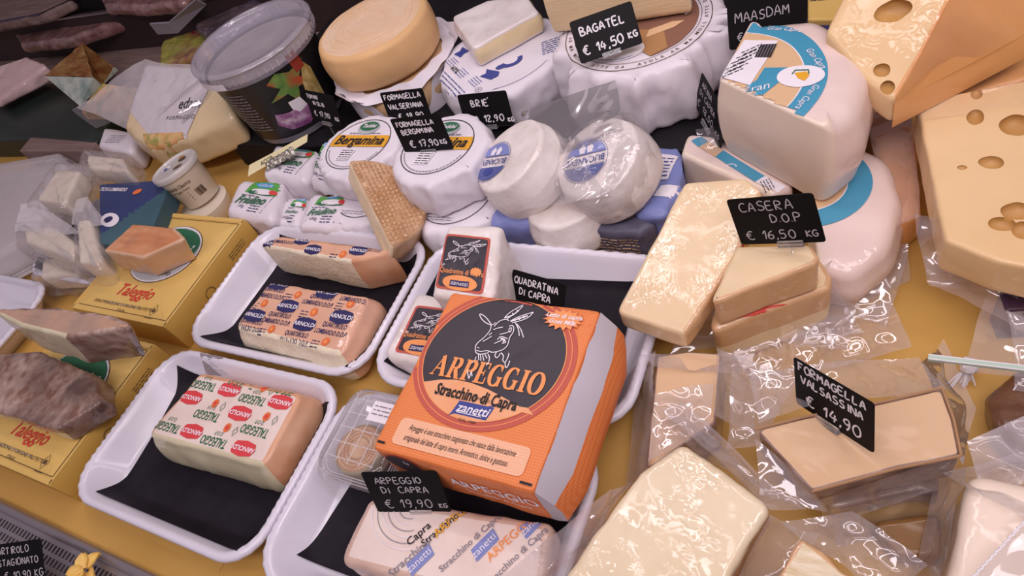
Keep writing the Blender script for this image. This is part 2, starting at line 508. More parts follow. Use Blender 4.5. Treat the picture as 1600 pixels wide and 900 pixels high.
def mat(name, c1, c2=None, ns=20, detail=4, rough=.5, coat=0, coatr=.08, wrinkle=0, wscale=60, wmask=22, wstretch=(1, 1, 1), bump=0, bscale=80,
        metal=0, sss=0, lo=.35, hi=.65, c3=None, n3=6, spec=.5, trans=0, alpha=1, ior=1.45, aniso=(1, 1, 1)):
    if name in _M: return _M[name]
    m = bpy.data.materials.new(name); m.use_nodes = True
    nt = m.node_tree; N = nt.nodes; L = nt.links
    b = N['Principled BSDF']
    b.inputs['Roughness'].default_value = rough; b.inputs['Metallic'].default_value = metal
    b.inputs['Specular IOR Level'].default_value = spec; b.inputs['IOR'].default_value = ior
    b.inputs['Transmission Weight'].default_value = trans; b.inputs['Alpha'].default_value = alpha
    tc = N.new('ShaderNodeTexCoord'); mp = N.new('ShaderNodeMapping'); mp.inputs['Scale'].default_value = aniso
    L.new(tc.outputs['Object'], mp.inputs['Vector'])
    b.inputs['Base Color'].default_value = lin(c1)
    if c2:
        nz = N.new('ShaderNodeTexNoise'); nz.inputs['Scale'].default_value = ns; nz.inputs['Detail'].default_value = detail
        L.new(mp.outputs[0], nz.inputs['Vector'])
        cr = N.new('ShaderNodeValToRGB'); cr.color_ramp.elements[0].position = lo; cr.color_ramp.elements[1].position = hi
        cr.color_ramp.elements[0].color = lin(c1); cr.color_ramp.elements[1].color = lin(c2)
        L.new(nz.outputs['Fac'], cr.inputs[0]); last = cr.outputs[0]
        if c3:
            n2 = N.new('ShaderNodeTexNoise'); n2.inputs['Scale'].default_value = n3; n2.inputs['Detail'].default_value = 3
            L.new(tc.outputs['Object'], n2.inputs['Vector'])
            r2 = N.new('ShaderNodeValToRGB'); r2.color_ramp.elements[0].position = .45; r2.color_ramp.elements[1].position = .68
            mx = N.new('ShaderNodeMix'); mx.data_type = 'RGBA'
            L.new(n2.outputs['Fac'], r2.inputs[0]); L.new(r2.outputs[0], mx.inputs['Factor'])
            L.new(last, mx.inputs['A']); mx.inputs['B'].default_value = lin(c3); last = mx.outputs['Result']
        L.new(last, b.inputs['Base Color'])
    if sss:
        b.inputs['Subsurface Weight'].default_value = sss; b.inputs['Subsurface Radius'].default_value = (1, .6, .35); b.inputs['Subsurface Scale'].default_value = .006
    if bump:
        nb = N.new('ShaderNodeTexNoise'); nb.inputs['Scale'].default_value = bscale; nb.inputs['Detail'].default_value = 5
        L.new(mp.outputs[0], nb.inputs['Vector'])
        bp = N.new('ShaderNodeBump'); bp.inputs['Strength'].default_value = min(1, bump); bp.inputs['Distance'].default_value = .002 * max(1, bump)
        L.new(nb.outputs['Fac'], bp.inputs['Height']); L.new(bp.outputs[0], b.inputs['Normal'])
    if coat:
        b.inputs['Coat Weight'].default_value = coat; b.inputs['Coat Roughness'].default_value = coatr; b.inputs['Coat IOR'].default_value = 1.7 if wrinkle else 1.5
        if wrinkle:
            m2 = N.new('ShaderNodeMapping'); m2.inputs['Scale'].default_value = wstretch; L.new(tc.outputs['Object'], m2.inputs['Vector'])
            nw = N.new('ShaderNodeTexNoise'); nw.inputs['Scale'].default_value = wscale; nw.inputs['Detail'].default_value = 3; nw.inputs['Distortion'].default_value = 1.5; nw.noise_type = 'RIDGED_MULTIFRACTAL'; nw.normalize = True
            L.new(m2.outputs[0], nw.inputs['Vector'])
            bw = N.new('ShaderNodeBump'); bw.inputs['Strength'].default_value = 1; bw.inputs['Distance'].default_value = wrinkle
            # film clings flat in places and puckers in others
            nm = N.new('ShaderNodeTexNoise'); nm.inputs['Scale'].default_value = wmask; nm.inputs['Detail'].default_value = 2
            L.new(tc.outputs['Object'], nm.inputs['Vector'])
            rm = N.new('ShaderNodeMapRange'); rm.inputs['From Min'].default_value = .40; rm.inputs['From Max'].default_value = .62
            L.new(nm.outputs['Fac'], rm.inputs['Value'])
            mm = N.new('ShaderNodeMath'); mm.operation = 'MULTIPLY'; L.new(rm.outputs[0], mm.inputs[0]); L.new(nw.outputs['Fac'], mm.inputs[1])
            L.new(mm.outputs[0], bw.inputs['Height']); L.new(bw.outputs[0], b.inputs['Coat Normal'])
            mc = N.new('ShaderNodeMath'); mc.operation = 'MULTIPLY_ADD'; mc.inputs[1].default_value = .75 * coat; mc.inputs[2].default_value = .25 * coat
            L.new(rm.outputs[0], mc.inputs[0]); L.new(mc.outputs[0], b.inputs['Coat Weight'])
    _M[name] = m
    return m


def film_mat(name, haze=.05, gloss=.10, wrinkle=.004, wscale=35, tint='ffffff', rough=.06, stretch=(1, 1, 1), hcol='e8dfe6', fres=.55):
    """thin clear plastic: mostly see-through, a little milky, wrinkled glossy"""
    if name in _M: return _M[name]
    m = bpy.data.materials.new(name); m.use_nodes = True
    nt = m.node_tree; N = nt.nodes; L = nt.links
    N.remove(N['Principled BSDF']); out = N['Material Output']
    tr = N.new('ShaderNodeBsdfTransparent'); tr.inputs[0].default_value = lin(tint)
    df = N.new('ShaderNodeBsdfDiffuse'); df.inputs[0].default_value = lin(hcol)
    gl = N.new('ShaderNodeBsdfGlossy'); gl.inputs['Roughness'].default_value = rough
    mh = N.new('ShaderNodeMixShader'); mh.inputs[0].default_value = haze
    L.new(tr.outputs[0], mh.inputs[1]); L.new(df.outputs[0], mh.inputs[2])
    mg = N.new('ShaderNodeMixShader')
    tc = N.new('ShaderNodeTexCoord'); mp = N.new('ShaderNodeMapping'); mp.inputs['Scale'].default_value = stretch
    L.new(tc.outputs['Object'], mp.inputs['Vector'])
    nz = N.new('ShaderNodeTexNoise'); nz.inputs['Scale'].default_value = wscale; nz.inputs['Detail'].default_value = 3; nz.inputs['Distortion'].default_value = 1.2; nz.noise_type = 'RIDGED_MULTIFRACTAL'; nz.normalize = True
    L.new(mp.outputs[0], nz.inputs['Vector'])
    bp = N.new('ShaderNodeBump'); bp.inputs['Strength'].default_value = 1; bp.inputs['Distance'].default_value = wrinkle
    L.new(nz.outputs['Fac'], bp.inputs['Height'])
    L.new(bp.outputs[0], gl.inputs['Normal'])
    fr = N.new('ShaderNodeLayerWeight'); fr.inputs[0].default_value = .25; L.new(bp.outputs[0], fr.inputs['Normal'])
    ma = N.new('ShaderNodeMath'); ma.operation = 'MULTIPLY_ADD'; ma.inputs[1].default_value = fres; ma.inputs[2].default_value = gloss
    L.new(fr.outputs['Fresnel'], ma.inputs[0]); ma.use_clamp = True
    L.new(ma.outputs[0], mg.inputs[0]); L.new(mh.outputs[0], mg.inputs[1]); L.new(gl.outputs[0], mg.inputs[2])
    L.new(mg.outputs[0], out.inputs[0])
    _M[name] = m
    return m


def check_mat(name, c1, c2, pitch):
    """tiny printed gingham check"""
    m = bpy.data.materials.new(name); m.use_nodes = True
    nt = m.node_tree; N = nt.nodes; L = nt.links; b = N['Principled BSDF']; b.inputs['Roughness'].default_value = .55
    tc = N.new('ShaderNodeTexCoord'); sp = N.new('ShaderNodeSeparateXYZ'); L.new(tc.outputs['Object'], sp.inputs[0])
    fs = []
    for k in range(3):
        mu = N.new('ShaderNodeMath'); mu.operation = 'MULTIPLY'; mu.inputs[1].default_value = 2 * math.pi / pitch; L.new(sp.outputs[k], mu.inputs[0])
        sn = N.new('ShaderNodeMath'); sn.operation = 'SINE'; L.new(mu.outputs[0], sn.inputs[0])
        gt = N.new('ShaderNodeMath'); gt.operation = 'GREATER_THAN'; gt.inputs[1].default_value = .1; L.new(sn.outputs[0], gt.inputs[0]); fs.append(gt)
    a = N.new('ShaderNodeMath'); a.operation = 'ADD'; L.new(fs[0].outputs[0], a.inputs[0]); L.new(fs[1].outputs[0], a.inputs[1])
    d = N.new('ShaderNodeMath'); d.operation = 'ADD'; L.new(a.outputs[0], d.inputs[0]); L.new(fs[2].outputs[0], d.inputs[1])
    e = N.new('ShaderNodeMath'); e.operation = 'MULTIPLY'; e.inputs[1].default_value = .36; L.new(d.outputs[0], e.inputs[0])
    mx = N.new('ShaderNodeMix'); mx.data_type = 'RGBA'; mx.inputs['A'].default_value = lin(c1); mx.inputs['B'].default_value = lin(c2)
    L.new(e.outputs[0], mx.inputs['Factor']); L.new(mx.outputs['Result'], b.inputs['Base Color'])
    _M[name] = m
    return m


M_YEL = mat('yellow paper', 'cfa458', 'c4994c', ns=7, rough=.5, bump=.35, bscale=14)
M_YEL2 = mat('yellow paper sheet', 'd2a85c', 'c89e50', ns=9, rough=.5, bump=.3, bscale=18)
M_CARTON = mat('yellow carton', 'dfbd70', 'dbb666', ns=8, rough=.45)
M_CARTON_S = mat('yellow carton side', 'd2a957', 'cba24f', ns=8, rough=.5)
M_CREAM_EDGE = mat('carton edge', 'e9cf8c', rough=.6)
M_WHITE = mat('white melamine', 'dedae5', rough=.22, coat=.4, coatr=.1)
M_BLACKLINER = mat('black liner card', '18141c', '1f1a23', ns=40, rough=0.6, bump=.15, bscale=120, spec=0.25)
M_BLACK = mat('black riser', '161417', '1e1b1e', ns=30, rough=0.6, spec=0.3)
M_CARD = mat('black price card', '121113', rough=0.5, spec=0.15)
M_CHALK = mat('white marker ink', 'e6e2e6', rough=.7)
M_CHALK2 = mat('thin grey marker ink', 'b5b0b5', rough=.7)
M_CLEAR = mat('clear acrylic', 'f4f4f6', rough=.06, trans=.9, ior=1.3)
M_PASTE = mat('pale cheese paste', 'efdcbc', 'ead3ae', ns=25, rough=.5, bump=.5, bscale=150, sss=.15)
M_TALRIND = mat('taleggio rind', 'd9a27c', 'e3b795', ns=18, rough=.5, coat=.8, coatr=.12, wrinkle=0.00054, wscale=70, c3='c98d66', n3=14, wmask=30)
M_TALPAPER = mat('taleggio paper under film', 'ecdcd3', 'e6cfc2', ns=16, rough=.55, coat=.9, coatr=.07, wrinkle=0.001, wscale=70, wmask=24)
M_QPAPER = mat('peach paper under film', 'e2b295', 'dca88a', ns=14, rough=.55, coat=.9, coatr=.07, wrinkle=0.001, wscale=70, wmask=24)
M_WPASTE = mat('white crumbly paste', 'efe3ca', 'e8d9bc', ns=40, rough=.55, bump=.9, bscale=170, sss=.1, coat=.35, coatr=.15, wrinkle=0.00120, wscale=50)
M_BROWN = mat('brown mouldy rind', '7c5849', 'c8afa2', ns=46, rough=.55, bump=0.6, bscale=110, coat=1, coatr=.07, wrinkle=0.00096, wscale=90, wstretch=(1, 3, 1), c3='5f4238', n3=22)
M_BROWNTOP = mat('brown smooth rind', 'b68f74', 'c2a08a', ns=12, rough=.5, coat=1, coatr=.07, wrinkle=0.00072, wscale=70, wstretch=(1, 3, 1), c3='8a7a70', n3=9)
M_GREYPASTE = mat('grey pale paste', 'd9d0b0', 'cfc4a2', ns=18, rough=.45, coat=0.7, coatr=.07, wrinkle=0.00072, wscale=60, wstretch=(1, 1, 1))
M_ORANGER = mat('orange rind', 'c98456', 'd79b70', ns=26, rough=.5, coat=1, coatr=.08, wrinkle=0.00060, wscale=80, aniso=(1, 4, 1), c3='b56e45', n3=14, wmask=30)
M_PINKPASTE = mat('pinkish paste under film', 'd8b292', 'd1a888', ns=10, rough=.45, coat=.9, coatr=.08, wrinkle=0.00060, wscale=70, wmask=30)
M_BLOOM = mat('white bloomy rind', 'ede5e0', 'e3d8d1', ns=30, rough=.6, bump=.7, bscale=90, coat=.9, coatr=.08, wrinkle=0.00096, wscale=110, wmask=30)
M_BLOOM_DRY = mat('dry white bloomy rind', 'eae2de', 'ded3cc', ns=22, rough=.7, bump=.8, bscale=80)
M_PAPER = mat('white wrapping paper', 'e9e4eb', 'e1dbe3', ns=9, rough=.5)
M_PAPERG = mat('glossy white wrapping paper', 'e9e3e9', 'e0d8df', ns=9, rough=.3, bump=.5, bscale=22)
M_TOMA_TOP = mat('toma top rind', 'e0bd96', 'e8d0b8', ns=14, rough=.6, bump=.8, bscale=70, c3='deb58a', n3=8)
M_TOMA = mat('toma side rind', 'e3b985', 'ddb07b', ns=12, rough=.55, bump=.4, bscale=50)
M_HALF = mat('half wheel paste', 'dcbb90', 'd2ae82', ns=14, rough=.55, bump=.5, bscale=60)
M_BRIEPASTE = mat('brie paste under film', 'eedcb4', 'e6cf9e', ns=25, rough=.45, coat=1, coatr=.07, wrinkle=0.00084, wscale=80, sss=.15, wmask=30)
M_BRIERIND = mat('brie rind under film', 'e9e1df', 'dfd3cf', ns=20, rough=.55, coat=1, coatr=.08, wrinkle=0.00072, wscale=60, wstretch=(1, 4, 1), wmask=30)
M_BAGPASTE = mat('ivory paste', 'ecd2a9', 'e6c99d', ns=6, rough=.5, bump=.3, bscale=60, aniso=(1, 1, 6), sss=.12)
M_BASKET = mat('basket marked rind', 'a87a50', 'c99d72', ns=30, rough=.5, bump=.6, bscale=120, coat=.8, coatr=.09, wrinkle=0.00120, wscale=70, c3='dcb994', n3=18)
M_GOATPASTE = mat('goat cheese paste under film', 'f0dfcc', 'ecd7c3', ns=5, rough=.4, coat=0.5, coatr=.06, wrinkle=0.0008, wscale=60, sss=.15, wmask=16)
M_GOATRIND = mat('goat cheese rind under film', 'efdad2', 'e9d0c6', ns=6, rough=.4, coat=0.9, coatr=.06, wrinkle=0.0012, wscale=70, wmask=20)
M_CASERA = mat('casera paste under film', 'ecd4ac', 'e7cba0', ns=8, rough=.4, coat=1, coatr=.06, wrinkle=0.0011, wscale=85, wstretch=(1.6, 1, 1), sss=.1, wmask=26)
M_CASRIND = mat('casera rind under film', 'd9b083', 'cfa274', ns=30, rough=.5, coat=1, coatr=.06, wrinkle=0.00096, wscale=90, wmask=30)
M_EMM = mat('holed cheese paste under film', 'e9ca9c', 'e4c08c', ns=5, rough=.4, coat=0.5, coatr=.06, wrinkle=0.001, wscale=70, wstretch=(1, 1, 1), sss=.15, spec=0.3, wmask=20)
M_EMMRIND = mat('orange wax rind under film', 'e6a96c', 'dc9c60', ns=6, rough=.4, coat=0.8, coatr=.06, wrinkle=0.0013, wscale=70, wstretch=(1, 1, .3), wmask=18)
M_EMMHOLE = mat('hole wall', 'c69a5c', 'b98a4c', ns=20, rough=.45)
M_VAL = mat('tan paste', 'dab994', 'd1ac84', ns=5, rough=.4, coat=0.12, coatr=.05, wrinkle=0.00024, wscale=60, sss=.15, spec=0.25)
M_VALRIND = mat('grey brown rind under film', '7d5f52', 'a98e80', ns=45, rough=.5, bump=.9, bscale=120, coat=1, coatr=.07, wrinkle=0.00132, wscale=130)
M_VALEDGE = mat('rind edge', 'a9825e', rough=.6)
M_PEC = mat('ivory paste under vacuum film', 'ebdaba', 'e5d1ac', ns=9, rough=.4, coat=1, coatr=0.05, wrinkle=0.0016, wscale=75, sss=.12, wmask=30)
M_PECRIND = mat('reddish rind under film', 'b4836c', 'c79b85', ns=20, rough=.45, coat=1, coatr=.06, wrinkle=0.00096, wscale=80)
M_ROUGHC = mat('rough streaked cheese', 'efe2c8', 'd9c39a', ns=30, rough=.5, bump=1, bscale=70, coat=.6, coatr=.1, wrinkle=0.00084, wscale=80, aniso=(1, 4, 1))
M_DARKRIND = mat('dark brown rind', '5b3823', '7a4f30', ns=18, rough=.5, bump=1, bscale=60, coat=.6, coatr=.15)
M_FILM = film_mat('clear film', haze=.08, gloss=.13, wrinkle=.0022, wscale=30)
M_FILMT = film_mat('tight clear film', haze=.03, gloss=.03, wrinkle=.0012, wscale=60, fres=.3)
M_BAG = film_mat('clear bag', haze=.17, gloss=.13, wrinkle=.0028, hcol='f6eef4', wscale=22)
M_MILKY = film_mat('milky bag', haze=.36, gloss=.05, fres=.35, hcol='f8f2f6', wrinkle=.003, wscale=22)
M_HULL = film_mat('loose clear bag', haze=.10, gloss=.05, fres=.3, wrinkle=.003, wscale=30, hcol='f8f2f6')
M_CLAM = film_mat('clear rigid plastic', haze=.07, gloss=.06, wrinkle=.0, wscale=10, rough=.04)
M_FROST = film_mat('frosted plastic', haze=.30, gloss=.05, wrinkle=.001, wscale=20, rough=.15, hcol='d9d2e2')
M_ORANGE = check_mat('orange gingham paper', 'e98f55', 'dd6f2c', .0026)
M_ORANGE_LT = mat('pale orange hill', 'eeb083', 'eca676', ns=30, rough=.55)
M_PANEL = check_mat('pale gingham panel', 'f4c6a6', 'eeb18a', .0026)
M_OLOGO = mat('pale orange print', 'ef9c5c', rough=.5)
M_REDRING = mat('brick red print', 'c25a4b', rough=.5)
M_DKPRINT = mat('charcoal print', '37303a', '322c35', ns=9, rough=.42, bump=.3, bscale=24)
M_SILVER = mat('silver grey wrap end', 'ccc6cf', 'c2bcc6', ns=8, rough=.42, bump=.4, bscale=26)
M_INK = mat('black ink', '241f22', rough=.6)
M_INKBR = mat('brown ink', '5c4632', rough=.6)
M_INKGREY = mat('grey ink', '8d8790', rough=.6)
M_INKBLUE = mat('blue ink', '39468f', rough=.5)
M_INKRED = mat('red ink', 'cf4436', rough=.55)
M_LOGORED = mat('red lozenge', 'd8454a', rough=.5)
M_NAVY = mat('navy print', '2c2a5c', rough=.5)
M_GREEN = mat('green print', '2c6e4c', rough=.45)
M_LIME = mat('leaf green print', '58a24a', '6bb055', ns=25, rough=.4)
M_SKY = mat('sky blue print', '3fa0d8', rough=.4)
M_DOT = mat('orange seal print', 'e5743c', rough=.5)
M_WINK = mat('white print', 'eee9ee', rough=.5)
M_SILVPRINT = mat('silver print', 'b9bcc0', rough=.35)
M_GOLDB = mat('golden band print', 'e7aa33', rough=.45)
M_TEAL = mat('teal blue print', '4b9dbd', '4597b8', ns=10, rough=.4, coat=.6, coatr=.07)
M_TANPR = mat('tan print', 'dcb78d', rough=.45)
M_COCOA = mat('cocoa brown print', '8d6450', '866050', ns=10, rough=.45)
M_COCOA2 = mat('light cocoa print', 'b08457', rough=.45)
M_PERI = mat('periwinkle wrap', '8590c8', '7d88c0', ns=8, rough=.4, bump=.5, bscale=24)
M_PERID = mat('dark periwinkle print', '5a659f', '535d96', ns=8, rough=.4)
M_SLATE = mat('slate wrap', '5d5a6c', '565366', ns=8, rough=.45, bump=.4, bscale=24)
M_FOIL = mat('gold foil', 'b9854a', 'd8ab6b', ns=40, rough=.3, metal=.7, bump=1.6, bscale=60, c3='a3522c', n3=30)
M_BLUEV = mat('blue veined paste', 'b9bfb4', 'a6b0a6', ns=35, rough=.5, c3='7f938c', n3=40)
M_STEEL = mat('brushed steel', 'b8b2b8', rough=.35, metal=.85)
M_DKSLOT = mat('dark duct', '1d191b', rough=.8)
M_DKBOX = mat('dark green board', '26332d', '1f2a26', ns=12, rough=.4)
M_DKBROWN = mat('dark brown backing', '3d2c2c', '33262a', ns=6, rough=.6)
M_WOODP = mat('pinkish wooden edge', '8e7770', '7c6660', ns=10, rough=.6, aniso=(1, 12, 1))
M_GREYBR = mat('grey plastic', '8e8894', rough=.4)
M_NAVYBOX = mat('navy carton', '2d3968', '334472', ns=6, rough=.45)
M_TEALBOX = mat('teal carton', '3a5a66', '426570', ns=6, rough=.45)  # navy card with the glass veil mixed into its colour; also the lower tub's label
M_TUB = mat('translucent tub', 'e4d9c6', 'ddd0ba', ns=8, rough=.3, coat=.6, coatr=.1)
M_LIDW = mat('translucent lid', 'e2dcd8', rough=.25, coat=.6, coatr=.1, alpha=.8)
M_BUCKET = mat('black bucket label', '211f22', '29272b', ns=10, rough=.35)
M_HERB = mat('herb print', '4e7a3c', '7b9a4a', ns=60, rough=.45, c3='b3502f', n3=40)
M_HERB2 = mat('seeded bread print', 'a98f4c', 'd6c182', ns=120, rough=.45)
M_ONION = mat('purple onion print', '7b3f74', 'a873a0', ns=50, rough=.4, c3='d9c2d2', n3=60)
M_SANDW = mat('food photo print', 'cf8750', 'e6c489', ns=45, rough=.4, c3='7e8f3d', n3=60)
M_EDAM = mat('edam paste under film', 'e6d0a6', 'dfc698', ns=8, rough=.4, coat=.9, coatr=.07, wrinkle=0.0012, wscale=50)
M_FLOWER = mat('yellow cheese curl', 'ecc873', 'e0b455', ns=20, rough=.5)
M_MEAT = mat('cured meat', '6e4a46', '9a7470', ns=35, rough=.4, coat=1, coatr=.06, wrinkle=.003, wscale=30)
M_LABELY = mat('cream label strip', 'e9dfb0', rough=.4)
M_GLIT = mat('crinkled silver foil', 'a9a59a', 'd6d2c6', ns=90, rough=.25, metal=.8, bump=2, bscale=160)
M_GLASSEDGE = mat('green glass edge', 'aec3b0', 'c9dccb', ns=10, rough=.15, coat=.8, coatr=.05)


def film_sheet(name, parent, c4, nx=26, ny=18, amp=.006, ns=22, m=None, seed=1, org=(0, 0, 0), sag=0, curl=None):
    """crumpled see-through sheet stretched over four world corners (a,b,c,d in order)"""
    a, b, c, d = [Vector(p) for p in c4]; o = Vector(org); sv = seedv(seed)
    nrm = (b - a).cross(d - a).normalized()
    vs = []
    for j in range(ny + 1):
        for i in range(nx + 1):
            u, v = i / nx, j / ny
            p = a.lerp(b, u).lerp(d.lerp(c, u), v)
            q = p * ns + sv
            dd = (1 - 2 * abs(noise.noise(q))) * .6 + noise.noise(q * 2.1) * .5
            e = min(1, 6 * min(u, 1 - u, v, 1 - v) + .35)
            p = p + nrm * (dd * amp * e) - Vector((0, 0, 1)) * sag * 16 * u * (1 - u) * v * (1 - v)
            p += (b - a).normalized() * noise.noise(q * .9 + Vector((5, 3, 1))) * amp * .8 * (1 if j in (0, ny) else .3)
            big = q * .28
            p += (b - a).normalized() * noise.noise(big + Vector((3, 8, 1))) * amp * 1.8 + (d - a).normalized() * noise.noise(big + Vector((9, 2, 6))) * amp * 1.8 + nrm * noise.noise(big) * amp * 1.2
            if p.z < .002: p.z = .002 + .0005 * abs(dd)
            vs.append(p - o)
    fs = [(j * (nx + 1) + i, j * (nx + 1) + i + 1, (j + 1) * (nx + 1) + i + 1, (j + 1) * (nx + 1) + i) for j in range(ny) for i in range(nx)]
    return MB().add(vs, fs).build(name, m or M_FILM, parent, smooth=60)
# ------------------------------------------------------------------ the counter itself
structure(MB().box((-.9, .62, -.02), (4.2, 1.3, .04)).build('floor', M_YEL, smooth=0))
structure(MB().box((-1.2, 1.32, .30), (5.0, .06, .9)).build('wall_back', M_DKBROWN, smooth=0))

# black riser at the back of the counter
rt = thing('display_riser', 'long black riser carrying the big cheese wheels along the back', 'riser', (-.45, .86, 0))
o_, e_ = roundpoly([(-.57, -.255), (.37, -.255), (.37, .25), (-.57, .25)], .02)
v_, f_, m_ = polyblock(o_, 0, .05, r=.003, ed=e_, caps=3, side=2)
MB().add(v_, f_, m_).build('body', M_BLACK, rt)
RZ = .05

# perforated vent in front of the yellow deck
gt = thing('vent_grille', 'perforated metal air vent strip along the counter front edge', 'vent grille', (-.52, -.075, 0))
g = MB(); px_, py_ = .0072, .0125; nx_, ny_ = 190, 7
x0_, y0_ = -nx_ * px_ / 2, -.045
for j in range(ny_):
    for i in range(nx_):
        ox, oy = x0_ + i * px_ + (px_ / 2 if j % 2 else 0), y0_ + j * py_
        a, b = .0016, .0022
        O = [(ox, oy, .004), (ox + px_, oy, .004), (ox + px_, oy + py_, .004), (ox, oy + py_, .004)]
        I = [(ox + a, oy + b, .004), (ox + px_ - a, oy + b, .004), (ox + px_ - a, oy + py_ - b, .004), (ox + a, oy + py_ - b, .004)]
        D = [(p[0], p[1], -.002) for p in I]
        g.add(O + I + D, [(0, 1, 5, 4), (1, 2, 6, 5), (2, 3, 7, 6), (3, 0, 4, 7), (4, 5, 9, 8), (5, 6, 10, 9), (6, 7, 11, 10), (7, 4, 8, 11)])
g.build('slotted_plate', M_STEEL, gt, smooth=0)
rim = MB()
rim.tube([(x0_ - .2, .052, .006), (x0_ + nx_ * px_ + .2, .052, .006)], .006, n=10)
rim.box((0, .046, .002), (nx_ * px_ + .4, .010, .008))
rim.build('rim', M_STEEL, gt)
MB().box((0, -.02, -.03), (nx_ * px_ + .1, .15, .02)).build('duct', M_DKSLOT, gt, smooth=0)


# ------------------------------------------------------------------ white serving trays with liners
TW, TD, TH = .308, .212, .043


def rrloop(w, d, r, na=10, ns=26, bead=0):
    pts = []
    cs = [(w / 2 - r, d / 2 - r, 0), (-w / 2 + r, d / 2 - r, 90), (-w / 2 + r, -d / 2 + r, 180), (w / 2 - r, -d / 2 + r, 270)]
    for ci, (cx, cy, a0) in enumerate(cs):
        for k in range(na + 1):
            a = math.radians(a0 + 90 * k / na); pts.append(Vector((cx + r * math.cos(a), cy + r * math.sin(a))))
        nx2, ny2, a2 = cs[(ci + 1) % 4]; a = math.radians(a2)
        q = Vector((nx2 + r * math.cos(a), ny2 + r * math.sin(a))); p = pts[-1]
        for k in range(1, ns): pts.append(p.lerp(q, k / ns))
    return pts


def make_tray(label, c, w=TW, d=TD, yaw=0, cat='tray', grp='white serving trays'):
    t = thing('serving_tray', label, cat, (c[0], c[1], 0), (0, 0, yaw), grp)
    prof = [(.036, 0), (.030, .002), (.012, .026), (.006, .034), (.001, .0355), (0, .0385), (.0012, .0415), (.004, .043), (.0075, .0425), (.010, .040), (.014, .034), (.028, .012), (.033, .007), (.040, .0055)]
    vs = []; fs = []; n = None
    for k, (ins, z) in enumerate(prof):
        L_ = rrloop(w - 2 * ins, d - 2 * ins, max(.045 - ins * .55, .012), ns=26)
        n = len(L_)
        for i, p in enumerate(L_):
            b = .0007 * math.sin(i * 2 * math.pi / 2) if 4 <= k <= 8 else 0
            zz = z + (.0008 * (1 if i % 2 else -1) if 5 <= k <= 8 else 0)
            vs.append((p.x, p.y, zz))
    for k in range(len(prof) - 1):
        for i in range(n): fs.append((k * n + i, k * n + (i + 1) % n, (k + 1) * n + (i + 1) % n, (k + 1) * n + i))
    fs.append(tuple(range(n))[::-1]); fs.append(tuple((len(prof) - 1) * n + i for i in range(n)))
    MB().add(vs, fs).build('dish', M_WHITE, t, smooth=55)
    return t


PROF_IN = [(.0, .0385), (.004, .043), (.0075, .0425), (.010, .040), (.014, .034), (.028, .012), (.033, .007), (.040, .0055)]


def wall_z(x, y, w=TW, d=TD):
    """height of the dish's inner surface"""
    def sd(ins):
        r = max(.045 - ins * .55, .012); qx = abs(x) - (w / 2 - ins - r); qy = abs(y) - (d / 2 - ins - r)
        return math.hypot(max(qx, 0), max(qy, 0)) + min(max(qx, qy), 0) - r
    if sd(.040) <= 0: return .0055
    lo_, hi_ = 0, .040
    for _ in range(18):
        m_ = (lo_ + hi_) / 2
        if sd(m_) <= 0: lo_ = m_
        else: hi_ = m_
    for (i0, z0), (i1, z1) in zip(PROF_IN, PROF_IN[1:]):
        if lo_ <= i1: return z0 + (z1 - z0) * (lo_ - i0) / (i1 - i0)
    return .0055


def make_liner(label, t, px, w=TW, d=TD, dz=.0016):
    o = thing('tray_liner', label, 'liner', (t.location.x, t.location.y, 0), group='black tray liners')
    c = []
    for p in px:
        z = .010
        for _ in range(30):
            q = at(*p, z) - t.location
            x = max(-w / 2 + .013, min(w / 2 - .013, q.x)); y = max(-d / 2 + .013, min(d / 2 - .013, q.y))
            z = .7 * z + .3 * (min(wall_z(x, y, w, d), .040) + dz)
        c.append(q)
    N_ = 40; vs = []
    for j in range(N_ + 1):
        for i in range(N_ + 1):
            u, v = i / N_, j / N_
            p = c[0].lerp(c[1], u).lerp(c[3].lerp(c[2], u), v)
            x = max(-w / 2 + .013, min(w / 2 - .013, p.x)); y = max(-d / 2 + .013, min(d / 2 - .013, p.y))
            vs.append(Vector((x, y, min(wall_z(x, y, w, d), .040) + dz)))
    n = len(vs); vs += [p + Vector((0, 0, .0009)) for p in vs]
    fs = []
    for j in range(N_):
        for i in range(N_):
            a = j * (N_ + 1) + i; b = a + 1; cc = b + N_ + 1; dd = a + N_ + 1
            fs += [(a, dd, cc, b), (n + a, n + b, n + cc, n + dd)]
    MB().add(vs, fs).build('card', M_BLACKLINER, o)
    return o


def mean_at(px, z):
    return sum((at(*p, z) for p in px), Vector()) / len(px)


T1 = make_tray('white tray at the front with a taleggio block in red printed paper', mean_at([(270, 539), (538.5, 600.6), (395.7, 900.6), (95, 773)], .041))
T2 = make_tray('white tray holding two stacked quartirolo pieces, behind the front tray', mean_at([(415.5, 349), (683, 372.7), (562, 593.7), (272.4, 533.8)], .041))
T3 = make_tray('white tray with the small goat squares, behind the orange packet', (-.341, .345))
T4 = make_tray('white tray at the front edge under the clear clamshell and orange packet', (-.351, .121))
make_liner('black liner under the red printed taleggio block', T1, [(277, 571), (520, 630), (376, 863), (150, 768)])
make_liner('black liner under the two quartirolo pieces', T2, [(437, 366), (664, 399), (545, 581), (312, 527)])
make_liner('black liner in the tray behind the orange packet', T3, [(690, 405), (990, 440), (930, 650), (600, 565)])
make_liner('black liner set askew in the front tray with the clamshell', T4, [(575, 715), (905, 700), (830, 1000), (464, 867)])

